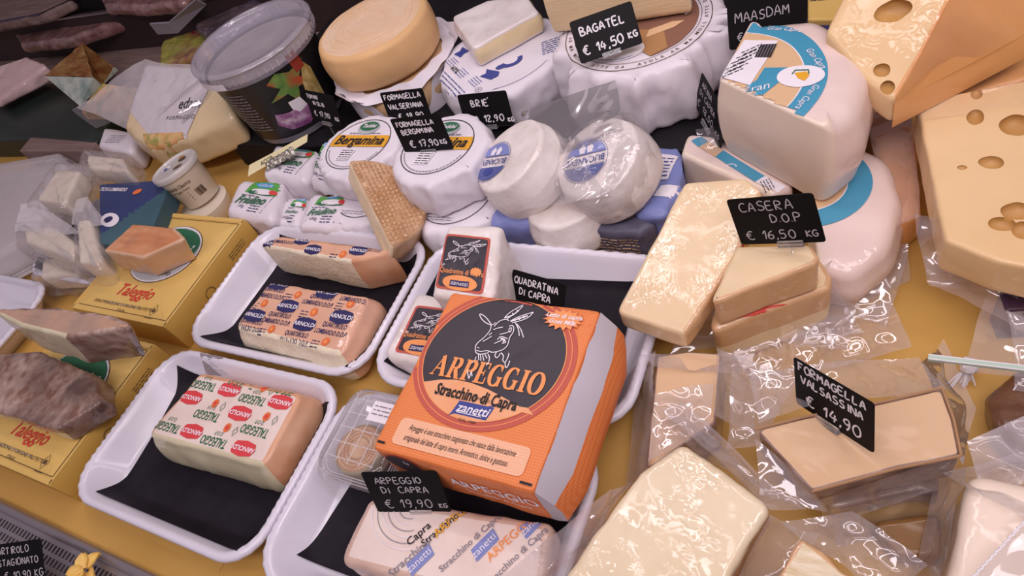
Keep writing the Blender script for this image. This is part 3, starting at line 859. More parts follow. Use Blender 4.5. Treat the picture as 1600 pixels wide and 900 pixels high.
# paper sheet lying under the front tray
o = thing('paper_sheet', 'sheet of yellow paper under the front tray with one straight corner showing', 'paper', (-.62, .1, 0))
c4 = [at(139, 799, 0), at(343, 893, 0), at(470, 700, 0), at(300, 560, 0)]
vs = [p - o.location + Vector((0, 0, .0010)) for p in c4] + [p - o.location + Vector((0, 0, .0002)) for p in c4]
MB().add(vs, [(0, 1, 2, 3), (4, 7, 6, 5), (0, 4, 5, 1), (1, 5, 6, 2), (2, 6, 7, 3), (3, 7, 4, 0)]).build('sheet', M_YEL2, o, smooth=0)

# receipt tucked over the rim of the front tray
o = thing('price_sticker', 'clear printed price sticker folded over the rear rim of the front tray', 'sticker', tuple(at(335, 560, .045)))
a, b, c, d = at(311, 551, .0465), at(346, 556, .0465), at(372, 590, .026), at(322, 585, .026)
film_sheet('film', o, [a, b, c, d], 8, 8, .0006, 40, film_mat('sticker film', haze=.35, gloss=.05, wrinkle=.001, wscale=30), 3, o.location)
pr = Print((0, 0, 0), (c - d), (a - d), lift=.0012); q = (d + c) / 2 - Vector(o.location); pr.o = q
for k in range(3): pr.small(0, .008 + k * .009, .026, 3, .0024, 0, seed=40 + k)
pr.build('lettering', [M_INKGREY], o)


# ------------------------------------------------------------------ yellow taleggio cartons
def rect_from(px, z):
    P = [at(*p, z) for p in px]
    x0 = (P[0].x + P[3].x) / 2; x1 = (P[1].x + P[2].x) / 2; y1 = (P[0].y + P[1].y) / 2; y0 = (P[2].y + P[3].y) / 2
    return x0, x1, y0, y1


em = [(0, .010), (.004, .004), (.007, 0), (.003, -.004), (0, -.010), (-.004, -.004), (-.007, 0), (-.003, .004)]


def carton(label, x0, x1, y0, y1, h, z0=0):
    cx, cy, w, d = (x0 + x1) / 2, (y0 + y1) / 2, x1 - x0, y1 - y0
    t = thing('cheese_carton', label, 'carton', (cx, cy, z0), group='yellow taleggio cartons')
    m = MB()
    ou, ed = roundpoly([(-w / 2, -d / 2), (w / 2, -d / 2), (w / 2, d / 2), (-w / 2, d / 2)], .0015, spacing=.03)
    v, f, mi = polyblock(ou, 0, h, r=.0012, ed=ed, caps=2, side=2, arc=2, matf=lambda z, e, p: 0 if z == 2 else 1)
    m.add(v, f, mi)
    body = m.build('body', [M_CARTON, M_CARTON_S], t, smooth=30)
    lid = MB()
    # folded lip around the lid: front and rear hems with slit lines
    for y in (-d / 2 + .004, d / 2 - .004): lid.box((0, y, h + .0006), (w - .004, .007, .0012))
    for x in (-w / 2 + .002, w / 2 - .002): lid.box((x, 0, h + .0006), (.0035, d - .004, .0012))
    lid.build('lid_hem', M_CREAM_EDGE if False else M_CARTON, t, smooth=0)
    p = Print((0, 0, h), lift=.0004)
    # border lines
    p.line([(-w / 2 + .007, d / 2 - .010), (w / 2 - .007, d / 2 - .010)], .0009, 0); p.line([(-w / 2 + .01, -d / 2 + .010), (w / 2 - .007, -d / 2 + .010)], .0009, 0)
    p.line([(w / 2 - .006, -d / 2 + .01), (w / 2 - .006, d / 2 - .01)], .0011, 0)
    ly = d * .10
    p.ell(0, ly, .068, .055, 0, 1); p.ell(0, ly, .0667, .0537, 1, 2); p.ell(0, ly, .0645, .0515, 5, 3)
    p.ell(0, ly + .012, .060, .037, 2, 4)
    p.text('Taddei', .010, ly + .008, .034, 1, bold=.02, shear=.3, sx=.8, lay=6)
    p.text('caseificio', .018, ly - .034, .014, 0, shear=.2, lay=6)
    p.text('Taleggio', 0, -d * .27, .029, 3, bold=.012, shear=.35, sx=.85)
    p.text("DENOMINAZIONE D'ORIGINE PROTETTA", -.004, -d * .395, .0074, 0, shear=.15)
    p.small(-.004, -d * .393, .085, 1, .004, 5, seed=3, th=.25); p.text('ITALIA', 0, -d * .44, .006, 0, shear=.15)
    p.line([Vector((.066 + a, -d * .39 + b)) for a, b in em], .0008, 4, closed=True); p.ell(.066, -d * .39, .003, .003, 4); p.line([(.058, -d * .39 - .013), (.074, -d * .39 - .013)], .0009, 4)
    p.build('lettering', [M_INKBR, M_WINK, M_GREEN, M_INKRED, M_INKBR, M_SILVPRINT], t)
    s = Print((w / 2, 0, h / 2), (0, 1, 0), (0, 0, 1), lift=.0006)
    s.small(.055, .012, .035, 3, .004, 0, seed=9, rot=0)
    s.build('side_lettering', [M_INKBR], t); s = Print((w / 2, 0, h / 2), (0, 1, 0), (0, 0, 1), lift=.0006)
    s.line([Vector((-.02 + .009 * math.cos(a * .524), .009 * math.sin(a * .524))) for a in range(12)], .0012, 0, closed=True)
    s.build('side_emblem', [M_INKBR], t)
    return t


x0, x1, y0, y1 = rect_from([(234.5, 334), (387, 339.6), (255, 515), (114.5, 479)], .052)
carton('yellow taleggio carton carrying the orange cheese chunk', x0, x1, y0, y1, .052)
bx1 = (at(245, 539, .050).x + at(76, 759, .050).x) / 2; by1 = at(245, 539, .050).y; by0 = at(76, 759, .050).y
carton('yellow taleggio carton under the two brown wrapped slabs', bx1 - .205, bx1, by0, min(by1, y0 - .003), .050)


# ------------------------------------------------------------------ blocks of cheese
def slab(name, label, cat, px, z1, z0, mats, matf=None, r=.005, cr=.008, amp=.0012, ns=35, topz=None, group=None, seed=1, rb=None, bulge=0, taper=0,
         fine=0, capnoise=.6, part='cheese', caps=8, side=6, zs=None, ridge=0, rfac=None, thick=0, shear=None):
    """cheese traced by its top outline (photo points at height z1 or per-point heights zs)"""
    P = [at(p[0], p[1], (zs[i] if zs else z1)) for i, p in enumerate(px)]
    c = sum(P, Vector()) / len(P); org = Vector((c.x, c.y, z0))
    t = thing(name, label, cat, tuple(org), group=group)
    ou, ed = roundpoly(local(P, org), cr, spacing=.005)
    tz = None
    if zs:
        # least-squares plane through all the outline points
        import numpy as np
        A = np.array([[p.x - org.x, p.y - org.y, 1] for p in P]); bb = np.array([p.z - z0 for p in P])
        k = np.linalg.lstsq(A, bb, rcond=None)[0]; tz = lambda x, y: float(k[0] * x + k[1] * y + k[2])
    m = MB(); hh_ = z1 - z0
    wp = (lambda p: p + Vector((shear[0], shear[1], 0)) * (1 - p.z / hh_)) if shear else None
    v, f, mi = polyblock(ou, 0, z1 - z0, warp=wp, r=r, rb=rb, ed=ed, amp=amp, nscale=ns, matf=matf, topz=tz, seed=seed, bulge=bulge, taper=taper, fine=fine, capnoise=capnoise, caps=caps, side=side, ridge=ridge, rfac=rfac, thick=thick)
    m.add(v, f, mi)
    ob = m.build(part, mats, t, smooth=50)
    return t, m, org


# taleggio block in the front tray
PX = [(312, 581), (474, 614), (412, 731), (227, 681)]
t, m, org = slab('taleggio_block', 'taleggio block in white paper printed with red lozenges, on black liner', 'cheese', PX, .060, .0095, [M_TALPAPER, M_TALRIND, M_GREYPASTE],
                 lambda z, e, p: 0 if z == 2 else (1 if e == 1 else (2 if e == 2 else 1)), r=.006, cr=.012, amp=.0015, taper=.010, bulge=.003)
pr = Print((0, 0, .0505), (1, .03, 0), host=m)
lz = [(-.019, 0), (-.015, .0075), (0, .010), (.015, .0075), (.019, 0), (.015, -.0075), (0, -.010), (-.015, -.0075)]


def red_unit(x, y):
    pr.poly([Vector((x + a * .92, y + b * .92)) for a, b in lz], 0, 1); pr.text('ARNOLDI', x, y, .0076, 1, rot=180, bold=.02, lay=2)


def tal_unit(x, y):
    pr.text('TALEGGIO', x, y, .0150, 2, rot=180, bold=.012, sx=.56, lay=1); pr.text('D.O.P.', x, y + .010, .007, 2, rot=180, lay=1, sx=.7)


def seal_unit(x, y):
    pr.ell(x, y, .0045, .0055, 3, 1); pr.ell(x, y, .002, .0026, 0, 2); pr.line([Vector((x + .014 + a * .45, y - .002 + b * .6)) for a, b in em], .0007, 2, closed=True)


for kind, px, py in (('t', 320, 600), ('r', 359, 609), ('t', 394, 625), ('r', 437, 631), ('r', 301, 619), ('s', 338, 630), ('t', 324, 648), ('r', 375, 647), ('s', 416, 654),
                     ('t', 264, 664), ('r', 301, 673), ('t', 334, 690), ('s', 355, 669), ('t', 397, 675), ('r', 379, 703), ('s', 412, 607), ('t', 452, 614), ('t', 378, 598)):
    q = at(px, py, .060) - org
    {'t': tal_unit, 'r': red_unit, 's': seal_unit}[kind](q.x, q.y)
pr.build('printed_paper', [M_LOGORED, M_WINK, M_GREEN, M_DOT], t)

# quartirolo pieces in the tray behind
PX = [(418, 440), (578, 461), (534, 558), (364, 513)]
t, m, org = slab('quartirolo_block', 'peach paper quartirolo block with navy lozenges, lower of the two pieces', 'cheese', PX, .058, .0095, [M_QPAPER, M_QPAPER, M_WPASTE],
                 lambda z, e, p: 0 if z == 2 else (2 if e == 2 else 1), r=.007, cr=.014, amp=.002, taper=.008, bulge=.004, group='quartirolo pieces')


def quart_print(t, m, org, z, spots, rot=0, sc=1.0):
    global pr
    pr = Print((0, 0, z - org.z + .001), (1, .0, 0), host=m, drop=.0045)
    for kind, px, py in spots:
        q = at(px, py, z) - org; x, y = q.x, q.y
        if kind == 'n':
            pr.poly([Vector((x + a * .95 * sc, y + b * sc)) for a, b in lz], 0, 1); pr.text('ARNOLDI', x, y, .0080 * sc, 1, bold=.02, lay=2, rot=rot)
        elif kind == 'q':
            pr.text('QUARTIROLO', x, y + .005, .0095 * sc, 2, sx=.62, lay=1, bold=.012, rot=rot); pr.text('LOMBARDO D.O.P.', x, y - .005, .0095 * sc, 2, sx=.62, bold=.012, lay=1, rot=rot)
        else:
            pr.ell(x, y, .0052, .0058, 3, 1); pr.ell(x, y, .0022, .0026, 4, 2); pr.small(x - .014, y - .002, .012, 3, .004, 2, lay=1, seed=int(px))
    pr.build('printed_paper', [M_NAVY, M_WINK, M_NAVY, M_DOT, M_OLOGO], t)


quart_print(t, m, org, .058, [('n', 436, 444), ('q', 425, 458), ('s', 466, 461), ('n', 450, 479), ('q', 500, 470), ('s', 548, 476), ('n', 511, 457), ('q', 560, 465), ('n', 398, 493), ('q', 434, 498), ('s', 491, 488),
                              ('n', 476, 507), ('n', 534, 496), ('q', 520, 515), ('s', 425, 515), ('q', 460, 528), ('s', 509, 534), ('q', 390, 508), ('s', 413, 474)])
PX = [(440, 367), (626, 392), (547, 410), (400, 383)]
t, m, org = slab('quartirolo_piece', 'cut quartirolo piece showing its crumbly white face, above the peach block', 'cheese', PX, .068, .0095, [M_QPAPER, M_TALRIND, M_WPASTE],
                 lambda z, e, p: 0 if z == 2 else (2 if e == 2 else 1), r=.005, cr=.007, amp=.0015, bulge=.002, group='quartirolo pieces')
quart_print(t, m, org, .068, [('n', 473, 376), ('q', 446, 374), ('n', 489, 390), ('q', 540, 376), ('n', 560, 392), ('s', 536, 398), ('q', 580, 386), ('n', 415, 380)], 0, .8)

# orange chunk on the first carton
t, m, org = slab('cheese_chunk', 'orange rinded cheese chunk in film sitting on the taleggio carton', 'cheese', [(207, 349), (272, 355), (290, 373), (222, 403), (160, 392)], .100, .0535,
                 [M_ORANGER, M_PINKPASTE, M_ORANGER], lambda z, e, p: 0 if z == 2 else (1 if e in (2, 3, 1) else 2), r=.004, cr=.006, amp=.0015, taper=-.002, shear=(-.016, .0))

# brown wrapped slabs on the second carton
t, m, org = slab('brown_rind_slab', 'brown mouldy slab in film lying flat on the taleggio carton, lower of two', 'cheese', [(-70, 560), (60, 547), (150, 586), (157, 629), (87, 672), (-70, 622)], .083, .0515,
                 [M_BROWN, M_BROWN, M_GREYPASTE], lambda z, e, p: 2 if (z == 1 and e == 4 and p.z < .02) else 0, r=.005, cr=.010, amp=.0014, ns=45, fine=.3, capnoise=.3, group='brown wrapped slabs')
t, m, org = slab('brown_rind_slab', 'brown slab with pale cut face in film, on top of the mouldy slab', 'cheese', [(-25, 481), (89, 479), (171, 491), (216, 511), (101, 527), (30, 509)], .166, .087,
                 [M_BROWNTOP, M_BROWN, M_GREYPASTE], lambda z, e, p: 0 if z == 2 else (2 if e in (4, 5) else 1), r=.005, cr=.012, amp=.002, ns=40, taper=-.004, shear=(-.050, .002), group='brown wrapped slabs')

GOAT = [[(525, 115), (490, 70), (455, 50), (460, 75), (490, 105), (530, 120), (555, 105)], [(525, 115), (520, 150), (490, 190), (450, 225), (428, 250), (425, 280), (432, 300), (460, 308), (500, 300), (515, 285)],
     [(432, 282), (460, 290), (500, 285), (530, 295), (560, 292)], [(560, 292), (600, 278), (630, 250), (645, 200), (665, 170), (670, 140), (660, 125), (640, 130)],
     [(545, 130), (580, 95), (620, 85), (640, 95)], [(610, 75), (640, 45), (690, 15), (730, -8)], [(625, 85), (660, 60), (700, 30), (728, 0)], [(650, 95), (700, 70), (750, 52), (795, 40)], [(660, 108), (710, 95), (760, 75), (795, 42)],
     [(670, 85), (680, 98)], [(700, 72), (708, 90)], [(730, 62), (738, 80)], [(660, 45), (672, 55)], [(690, 25), (700, 36)],
     [(565, 215), (585, 195), (610, 200), (630, 210)], [(570, 230), (600, 215), (620, 230), (595, 240)], [(545, 240), (575, 225)], [(580, 180), (610, 175), (640, 165)], [(640, 145), (655, 140), (650, 165), (640, 160), (642, 145)],
     [(540, 150), (570, 140), (600, 135)], [(510, 185), (530, 170)], [(470, 225), (500, 210), (530, 190)], [(435, 262), (450, 268)],
     [(680, 105), (700, 150), (705, 190)], [(690, 115), (715, 150), (732, 200)], [(560, 295), (550, 315), (560, 330), (575, 320), (585, 300)], [(590, 298), (605, 320), (600, 345), (615, 360), (632, 330), (640, 300)], [(615, 360), (620, 395), (635, 380), (645, 350)],
     [(445, 308), (448, 345)], [(458, 312), (462, 350)], [(472, 312), (480, 350)], [(486, 308), (500, 335)], [(505, 305), (515, 330), (510, 360), (495, 380)], [(430, 325), (420, 350), (400, 365)], [(440, 345), (425, 362)], [(375, 405), (385, 465), (400, 420), (405, 450)]]

# small white goat squares behind the orange packet
for k, (lab, PX, z1, z0, zs) in enumerate((
        ('white bumpy goat square with dark goat label, raised behind the orange packet', [(696, 350), (785, 350), (771, 470), (672, 462)], .092, .0095, [.096, .096, .088, .088]),
        ('white goat square half hidden under the left corner of the orange packet', [(650, 455), (735, 470), (690, 580), (597, 553)], .054, .0095, None))):
    t, m, org = slab('goat_square', lab, 'cheese', PX, z1, z0, [M_BLOOM], None, r=.008, cr=.012, amp=.0016, ns=60, seed=5 + k, zs=zs, group='small goat squares', fine=.3)
    if k == 0: a, b, d = at(697, 366, .094), at(768, 373, .094), at(680, 450, .089)
    else: a, b, d = at(651, 477, .054), at(720, 486, .054), at(616, 550, .054)
    u = b - a; v = a - d; W_ = u.length; H_ = v.length
    p = Print(d - org + Vector((0, 0, .002)), u, v, host=m, lift=.0006)
    ou, _ = roundpoly([(0, 0), (W_, 0), (W_, H_), (0, H_)], .006); p.poly(ou, 0, 1)
    ou, _ = roundpoly([(.003, .003), (W_ - .003, .003), (W_ - .003, H_ - .003), (.003, H_ - .003)], .005); p.poly(ou, 1, 2)
    p.ell(W_ / 2, .010, W_ * .36, .010, 2, 3); p.text('Quadratina di Capra', W_ / 2, .024, .0095, 2, sx=.72, lay=4, bold=.012)
    p.poly([Vector((W_ / 2 + a_, .008 + b_)) for a_, b_ in ((-.012, -.004), (.012, -.003), (.012, .005), (-.012, .004))], 3, 5); p.text('zanetti', W_ / 2, .0085, .008, 4, lay=7, shear=.2)
    for st in GOAT: p.line([Vector(((gx - 350) / 480 * W_, H_ * (.93 - (gy + 10) / 480 * .55))) for gx, gy in st], .0007, 4, 4, sm=3)
    star = [Vector((W_ * .8 + (.008 if i % 2 else .0062) * math.cos(i * math.pi / 12), H_ * .36 + (.006 if i % 2 else .0045) * math.sin(i * math.pi / 12))) for i in range(24)]
    p.poly(star, 2, 4)
    p.build('label', [M_REDRING, M_DKPRINT, M_OLOGO, M_NAVY, M_WINK], t)
# ------------------------------------------------------------------ the orange packet in the middle
ZA = .114
x0, x1, y0, y1 = rect_from([(705, 452), (938, 488), (830, 778), (585, 693)], ZA)
w, d, h = x1 - x0, y1 - y0, .062
org = Vector(((x0 + x1) / 2, (y0 + y1) / 2, ZA - h))
AP = thing('goat_cheese_packet', 'large orange gingham packet with a goat drawing, lying across the two middle trays', 'cheese packet', tuple(org))
ou, ed = roundpoly([(-w / 2, -d / 2), (w / 2, -d / 2), (w / 2, d / 2), (-w / 2, d / 2)], .006, spacing=.006)
m = MB(); v, f, mi = polyblock(ou, 0, h, r=.004, ed=ed, amp=.0009, nscale=40, seed=3, capnoise=.7, matf=lambda z, e, p: 0)
m.add(v, f, mi); m.build('wrapper', [M_ORANGE], AP, smooth=45)
# folded right end: silver slope, orange underside
ec = MB(); prof = [(w / 2 - .0005, h - .002, 0), (w / 2 + .0165, h * .64, 0), (w / 2 + .017, h * .62, 1), (w / 2 + .0245, h * .42, 1), (w / 2 + .022, h * .10, 1), (w / 2 + .006, 0, 1), (w / 2 - .02, 0, 1)]
ys = [-d / 2 + .001 + (d - .002) * k / 24 for k in range(25)]
vs = []; fs = []; ms = []
for k, y in enumerate(ys):
    e = min(1, min(k, 24 - k) / 4)
    for (x, z, _) in prof:
        q = w / 2 + (x - w / 2) * (.62 + .38 * e) if x > w / 2 else x
        nn = noise.noise(Vector((x, y, z)) * 45) * .0016
        vs.append((q + nn, y, max(.0, z + nn * .5)))
n = len(prof)
for k in range(24):
    for i in range(n - 1): fs.append((k * n + i, (k + 1) * n + i, (k + 1) * n + i + 1, k * n + i + 1)); ms.append(prof[i][2])
fs.append(tuple(range(n))); ms.append(0); fs.append(tuple(24 * n + i for i in range(n))[::-1]); ms.append(0)
ec.add(vs, fs, ms); ec.build('folded_end', [M_SILVER, M_ORANGE], AP, smooth=50)
def lo(px, py): q = at(px, py, ZA) - org; return Vector((q.x, q.y))


pr = Print((0, 0, h), host=m, lift=.0006)
oc = (lo(647.7, 562) + lo(903, 545) + lo(775, 463) + lo(765, 679)) / 4
ea = (lo(903, 545) - lo(647.7, 562)).length / 2; eb = (lo(775, 463) - lo(765, 679)).length / 2
pr.poly([oc + Vector(((ea) * math.cos(t * math.pi / 36), (eb) * math.sin(t * math.pi / 36))) for t in range(72)], 1, 1)
pr.put(([p + oc for p in ring2(ea * .935, ea * .945, sy=eb / ea)[0]], ring2(ea * .935, ea * .945, sy=eb / ea)[1]), 3, 2)
EA, EB = ea * .885, eb * .885
pr.poly([oc + Vector((EA * math.cos(t * math.pi / 36), EB * math.sin(t * math.pi / 36))) for t in range(72)], 2, 2)
pr.put(([p + oc for p in ring2(EA * .985, EA * 1.0, sy=EB / EA)[0]], ring2(EA * .985, EA, sy=EB / EA)[1]), 3, 3)
# pale orange hill at the bottom of the oval
hl = [lo(664, 597), lo(689, 594), lo(715, 595), lo(738, 600), lo(764, 610), lo(787, 622), lo(812, 636), lo(834, 650)]
a0 = math.atan2((hl[-1].y - oc.y) / EB, (hl[-1].x - oc.x) / EA); a1 = math.atan2((hl[0].y - oc.y) / EB, (hl[0].x - oc.x) / EA)
if a0 > 0: a0 -= 2 * math.pi
if a1 > 0: a1 -= 2 * math.pi
hill = hl + [oc + Vector((EA * .985 * math.cos(a0 + (a1 - a0) * k / 24), EB * .985 * math.sin(a0 + (a1 - a0) * k / 24))) for k in range(25)]
pr.poly(hill, 4, 3)


def zg(x, y): return lo(640 + .2444 * x, 480 + .2444 * y)


ang = 0
q = lo(763, 586)
for sh in fat_serif('ARPEGGIO', .0220, .66): pr.put(([p_ + q for p_ in sh[0]], sh[1]), 5, 5)
q = lo(744, 622); pr.text('Stracchino di Capra', q.x, q.y, .0160, 6, bold=.03, sx=.66, lay=6)
q = lo(738, 643); zx, zy = q.x, q.y
pr.poly([Vector((zx + a, zy + b)) for a, b in ((-.019, -.006), (.017, -.006), (.020, .007), (-.016, .007))], 7, 4)
pr.poly([Vector((zx + a, zy + b)) for a, b in ((-.021, -.009), (-.015, -.006), (-.019, -.006))], 7, 4); pr.poly([Vector((zx + a, zy + b)) for a, b in ((.013, .007), (.021, .010), (.018, .007))], 7, 4)
pr.text('zanetti', zx + .001, zy + .0005, .0125, 8, shear=.2, bold=.015, lay=6, sx=.95); pr.line([(zx - .014, zy - .0042), (zx + .012, zy - .0042)], .0007, 8, 6)
pr.text('FORMAGGI', zx + .003, zy + .012, .0042, 6, lay=4); pr.text('DAL 1900', zx, zy - .0105, .0042, 6, lay=4)
sc_ = lo(881, 501)
star = [sc_ + Vector(((.0205 if i % 2 else .0155) * math.cos(i * math.pi / 16), (.0125 if i % 2 else .0085) * math.sin(i * math.pi / 16))) for i in range(32)]
pr.poly(star, 5, 5); pr.line(star, .0005, 1, 6, closed=True)
pr.text('Latte di capra', sc_.x, sc_.y + .003, .0066, 8, shear=.2, bold=.02, lay=7); pr.text('Goat Milk', sc_.x, sc_.y - .0035, .0066, 8, shear=.2, bold=.02, lay=7)
# caption panel
pc = lo(716, 698); pr.poly(roundpoly([Vector((pc.x + a, pc.y + b)) for a, b in ((-.066, -.012), (.066, -.012), (.066, .014), (-.066, .014))], .006)[0], 9, 1)
q = pc; pr.text('Arpeggio è uno stracchino stagionato che nasce dalla lavorazione', q.x, q.y + .0058, .0082, 6, shear=.3, sx=.50, lay=3)
pr.text('artigianale del latte di capra intero. Aromatico, dolce e gustoso.', q.x - .002, q.y - .0040, .0082, 6, shear=.3, sx=.50, lay=3)
pr.poly([Vector((-w / 2 + a, -d / 2 + .006 + b)) for a, b in ((.004, 0), (.012, 0), (.012, .0022), (.004, .0022))], 6, 2); pr.poly([Vector((w / 2 - .014 + a, -d / 2 + .004 + b)) for a, b in ((0, 0), (.011, 0), (.011, .0022), (0, .0022))], 6, 2)
# goat head drawn in white line
for st in GOAT: pr.line([zg(*p) for p in st], .0009, 8, 5, sm=4)
for st in ([(610, 75), (660, 60), (700, 30)], [(650, 100), (700, 82), (760, 62)], [(585, 205), (610, 215), (600, 232)]): pr.line([zg(*p) for p in st], .0016, 8, 5, sm=4)
pr.build('printing', [M_ORANGE, M_REDRING, M_DKPRINT, M_OLOGO, M_ORANGE_LT, M_OLOGO, M_INK, M_INKBLUE, M_WINK, M_PANEL], AP)
fp = Print((0, -d / 2, h / 2), (1, 0, 0), (0, 0, 1), host=m, lift=.0006)
fp.ell(-.055, .012, .020, .017, 0, 1); fp.ell(-.055, .012, .018, .0152, 1, 2); fp.text('la', -.050, .018, .011, 2, shear=.3, lay=3)
fp.build('front_emblem', [M_REDRING, M_DKPRINT, M_WINK], AP)
fp = Print((0, -d / 2, h / 2), (1, 0, 0), (0, 0, 1), host=m, lift=.0006)
fp.text('ARPEGGIO', .035, .004, .020, 2, bold=.02, sx=.9); fp.text('Stracchino di Capra', .035, -.010, .008, 2)
fp.build('front_lettering', [M_REDRING, M_DKPRINT, M_WINK], AP)
nest(AP, ['printing', 'front_emblem', 'front_lettering'], 'wrapper')

# wrapped goat stracchino in the front tray
t, m, org = slab('wrapped_goat_cheese', 'film wrapped goat stracchino with pale printed paper, in the front tray beneath the orange packet', 'cheese',
                 [(575, 773), (864, 815), (845, 965), (527, 880)], .055, .0095, [M_TALPAPER, mat('pinkish film wrapped side', 'd6b8a6', 'c9a796', ns=30, rough=.5, coat=1, coatr=.07, wrinkle=.005, wscale=60)],
                 lambda z, e, p: 0 if z == 2 else 1, r=.008, cr=.012, amp=.002)
ps = Print((0, 0, .047), host=m, lift=.0007)


def ql(px, py): q = at(px, py, .055) - org; return q.x, q.y


for s_, px, py, sz, mm, rot in (('Stracchino di', 695, 822, .0095, 0, 58), ('Stracchino di Capra', 735, 848, .0085, 2, 60), ('ARPEGGIO', 716, 805, .011, 1, 60), ('ARPEGGIO', 800, 840, .011, 3, 60), ('Stracchino di Capra', 808, 870, .0085, 2, 60),
                                ('Capra', 655, 835, .0105, 0, 58), ('Stracchino', 640, 872, .0105, 2, 58)):
    x, y = ql(px, py); ps.text(s_, x, y, sz, mm, rot=rot, bold=.012)
for px, py in ((757, 853), (656, 876), (833, 818)):
    x, y = ql(px, py)
    ps.poly(xf2([Vector((a, b)) for a, b in ((-.013, -.006), (.013, -.006), (.015, .006), (-.011, .006))], x, y, 62), 4, 1); ps.text('zanetti', x, y, .0095, 5, rot=62, lay=3)
for k in range(6):
    x, y = ql(640, 800); a0 = 195 + k * 2
    rr = .014 + k * .0055
    ps.put((xf2(ring2(rr, rr + .0007, 200, 300)[0], x, y + .008), ring2(rr, rr + .0007, 200, 300)[1]), 5 if k % 2 else 2, 1)
ps.build('printed_paper', [M_INK, M_GOLDB, M_INKGREY, M_OLOGO, M_PERI, M_WINK], t)

# clear clamshell and the round cheese inside it
CP = [(562, 600), (640, 612), (575, 775), (478, 735)]
P = [at(*p, .062) for p in CP]; c = sum(P, Vector()) / 4
P = [at(560, 598, .062), at(655, 615, .062), at(592, 770, .062), at(476, 733, .062)]
cx = sum(p.x for p in P) / 4; cy = sum(p.y for p in P) / 4; cw, cd = .088, .098
CZ = .028
ct = thing('plastic_clamshell', 'clear plastic clamshell with ribbed lid on the front tray, tucked under the orange packet', 'food box', (cx, cy, CZ))
cb = MB(); prof = [(.010, 0), (.008, .001), (.003, .016), (0, .018), (-.003, .0185), (-.003, .020)]
loops = []
for ins, z in prof: loops.append([(p.x, p.y, z) for p in rrloop(cw - 2 * ins, cd - 2 * ins, .018, na=6, ns=8)])
n = len(loops[0]); vs = [p for L_ in loops for p in L_]
fs = [(k * n + i, k * n + (i + 1) % n, (k + 1) * n + (i + 1) % n, (k + 1) * n + i) for k in range(len(loops) - 1) for i in range(n)] + [tuple(range(n))[::-1]]
cb.add(vs, fs).build('base', M_CLAM, ct, smooth=50)
cl = MB(); prof = [(-.003, .0205), (-.001, .0215), (.001, .024), (.002, .032), (.006, .036), (.010, .037)]
loops = [[(p.x, p.y, z) for p in rrloop(cw - 2 * ins, cd - 2 * ins, .018, na=6, ns=8)] for ins, z in prof]
vs = [p for L_ in loops for p in L_]
fs = [(k * n + i, k * n + (i + 1) % n, (k + 1) * n + (i + 1) % n, (k + 1) * n + i) for k in range(len(loops) - 1) for i in range(n)] + [tuple((len(loops) - 1) * n + i for i in range(n))]
cl.add(vs, fs); cl.build('lid', M_CLAM, ct, smooth=50)
rb_ = MB()
for k in range(-2, 3):
    rb_.tube([(k * .0145, -cd / 2 + .013, .0373), (k * .0145, cd / 2 - .013, .0373)], .00045, n=5); rb_.tube([(-cw / 2 + .013, k * .016, .0373), (cw / 2 - .013, k * .016, .0373)], .00045, n=5)
for k in (0, .0025, .005): rb_.tube([(p.x, p.y, .0215 + k * .3) for p in rrloop(cw - k * 2, cd - k * 2, .018, na=6, ns=8)] , .0005, n=5)
rb_.build('lid_ribs', mat('milky rib', 'f0ecf2', rough=.2, alpha=.55), ct)
st_ = Print((.012, .022, .0376), lift=.0005); st_.put(([Vector(p) for p in ((-.016, -.010), (.016, -.010), (.016, .012), (-.016, .012))], [(0, 1, 2, 3)]), 0, 0); st_.small(0, .006, .026, 3, .0045, 1, seed=8, lay=2)
st_.build('sticker', [M_WINK, M_INKGREY], ct)
nest(ct, ['lid_ribs', 'sticker'], 'lid')
q = at(560, 700, .052); rc = thing('small_round_cheese', 'small round cheese with ringed mouldy top inside the clear clamshell', 'cheese', (q.x, q.y, CZ + .0015))
m = MB(); v, f, mi = polyblock(circle(.028, 64), 0, .022, r=.004, amp=.0008, nscale=80, matf=lambda z, e, p: 0 if z == 2 else 1); m.add(v, f, mi)
m.build('cheese', [mat('ringed rind', 'd8b48f', 'c69a78', ns=60, rough=.6, bump=1, bscale=120), mat('grey green mould side', 'b7a98a', '9c8f74', ns=40, rough=.6, bump=1, bscale=100)], rc)
ps = Print((0, 0, .022), host=m, lift=.0005)
for k in range(4):
    r_ = .011 + k * .0042
    for a in range(0, 360, 9): ps.put(ring2(r_, r_ + .002, a, a + 6, n=2), 0, 0)
ps.build('ring_texture', [mat('ring mark', 'b88a67', rough=.7)], rc)

# ------------------------------------------------------------------ price cards
CARDW, CARDH = .075, .050


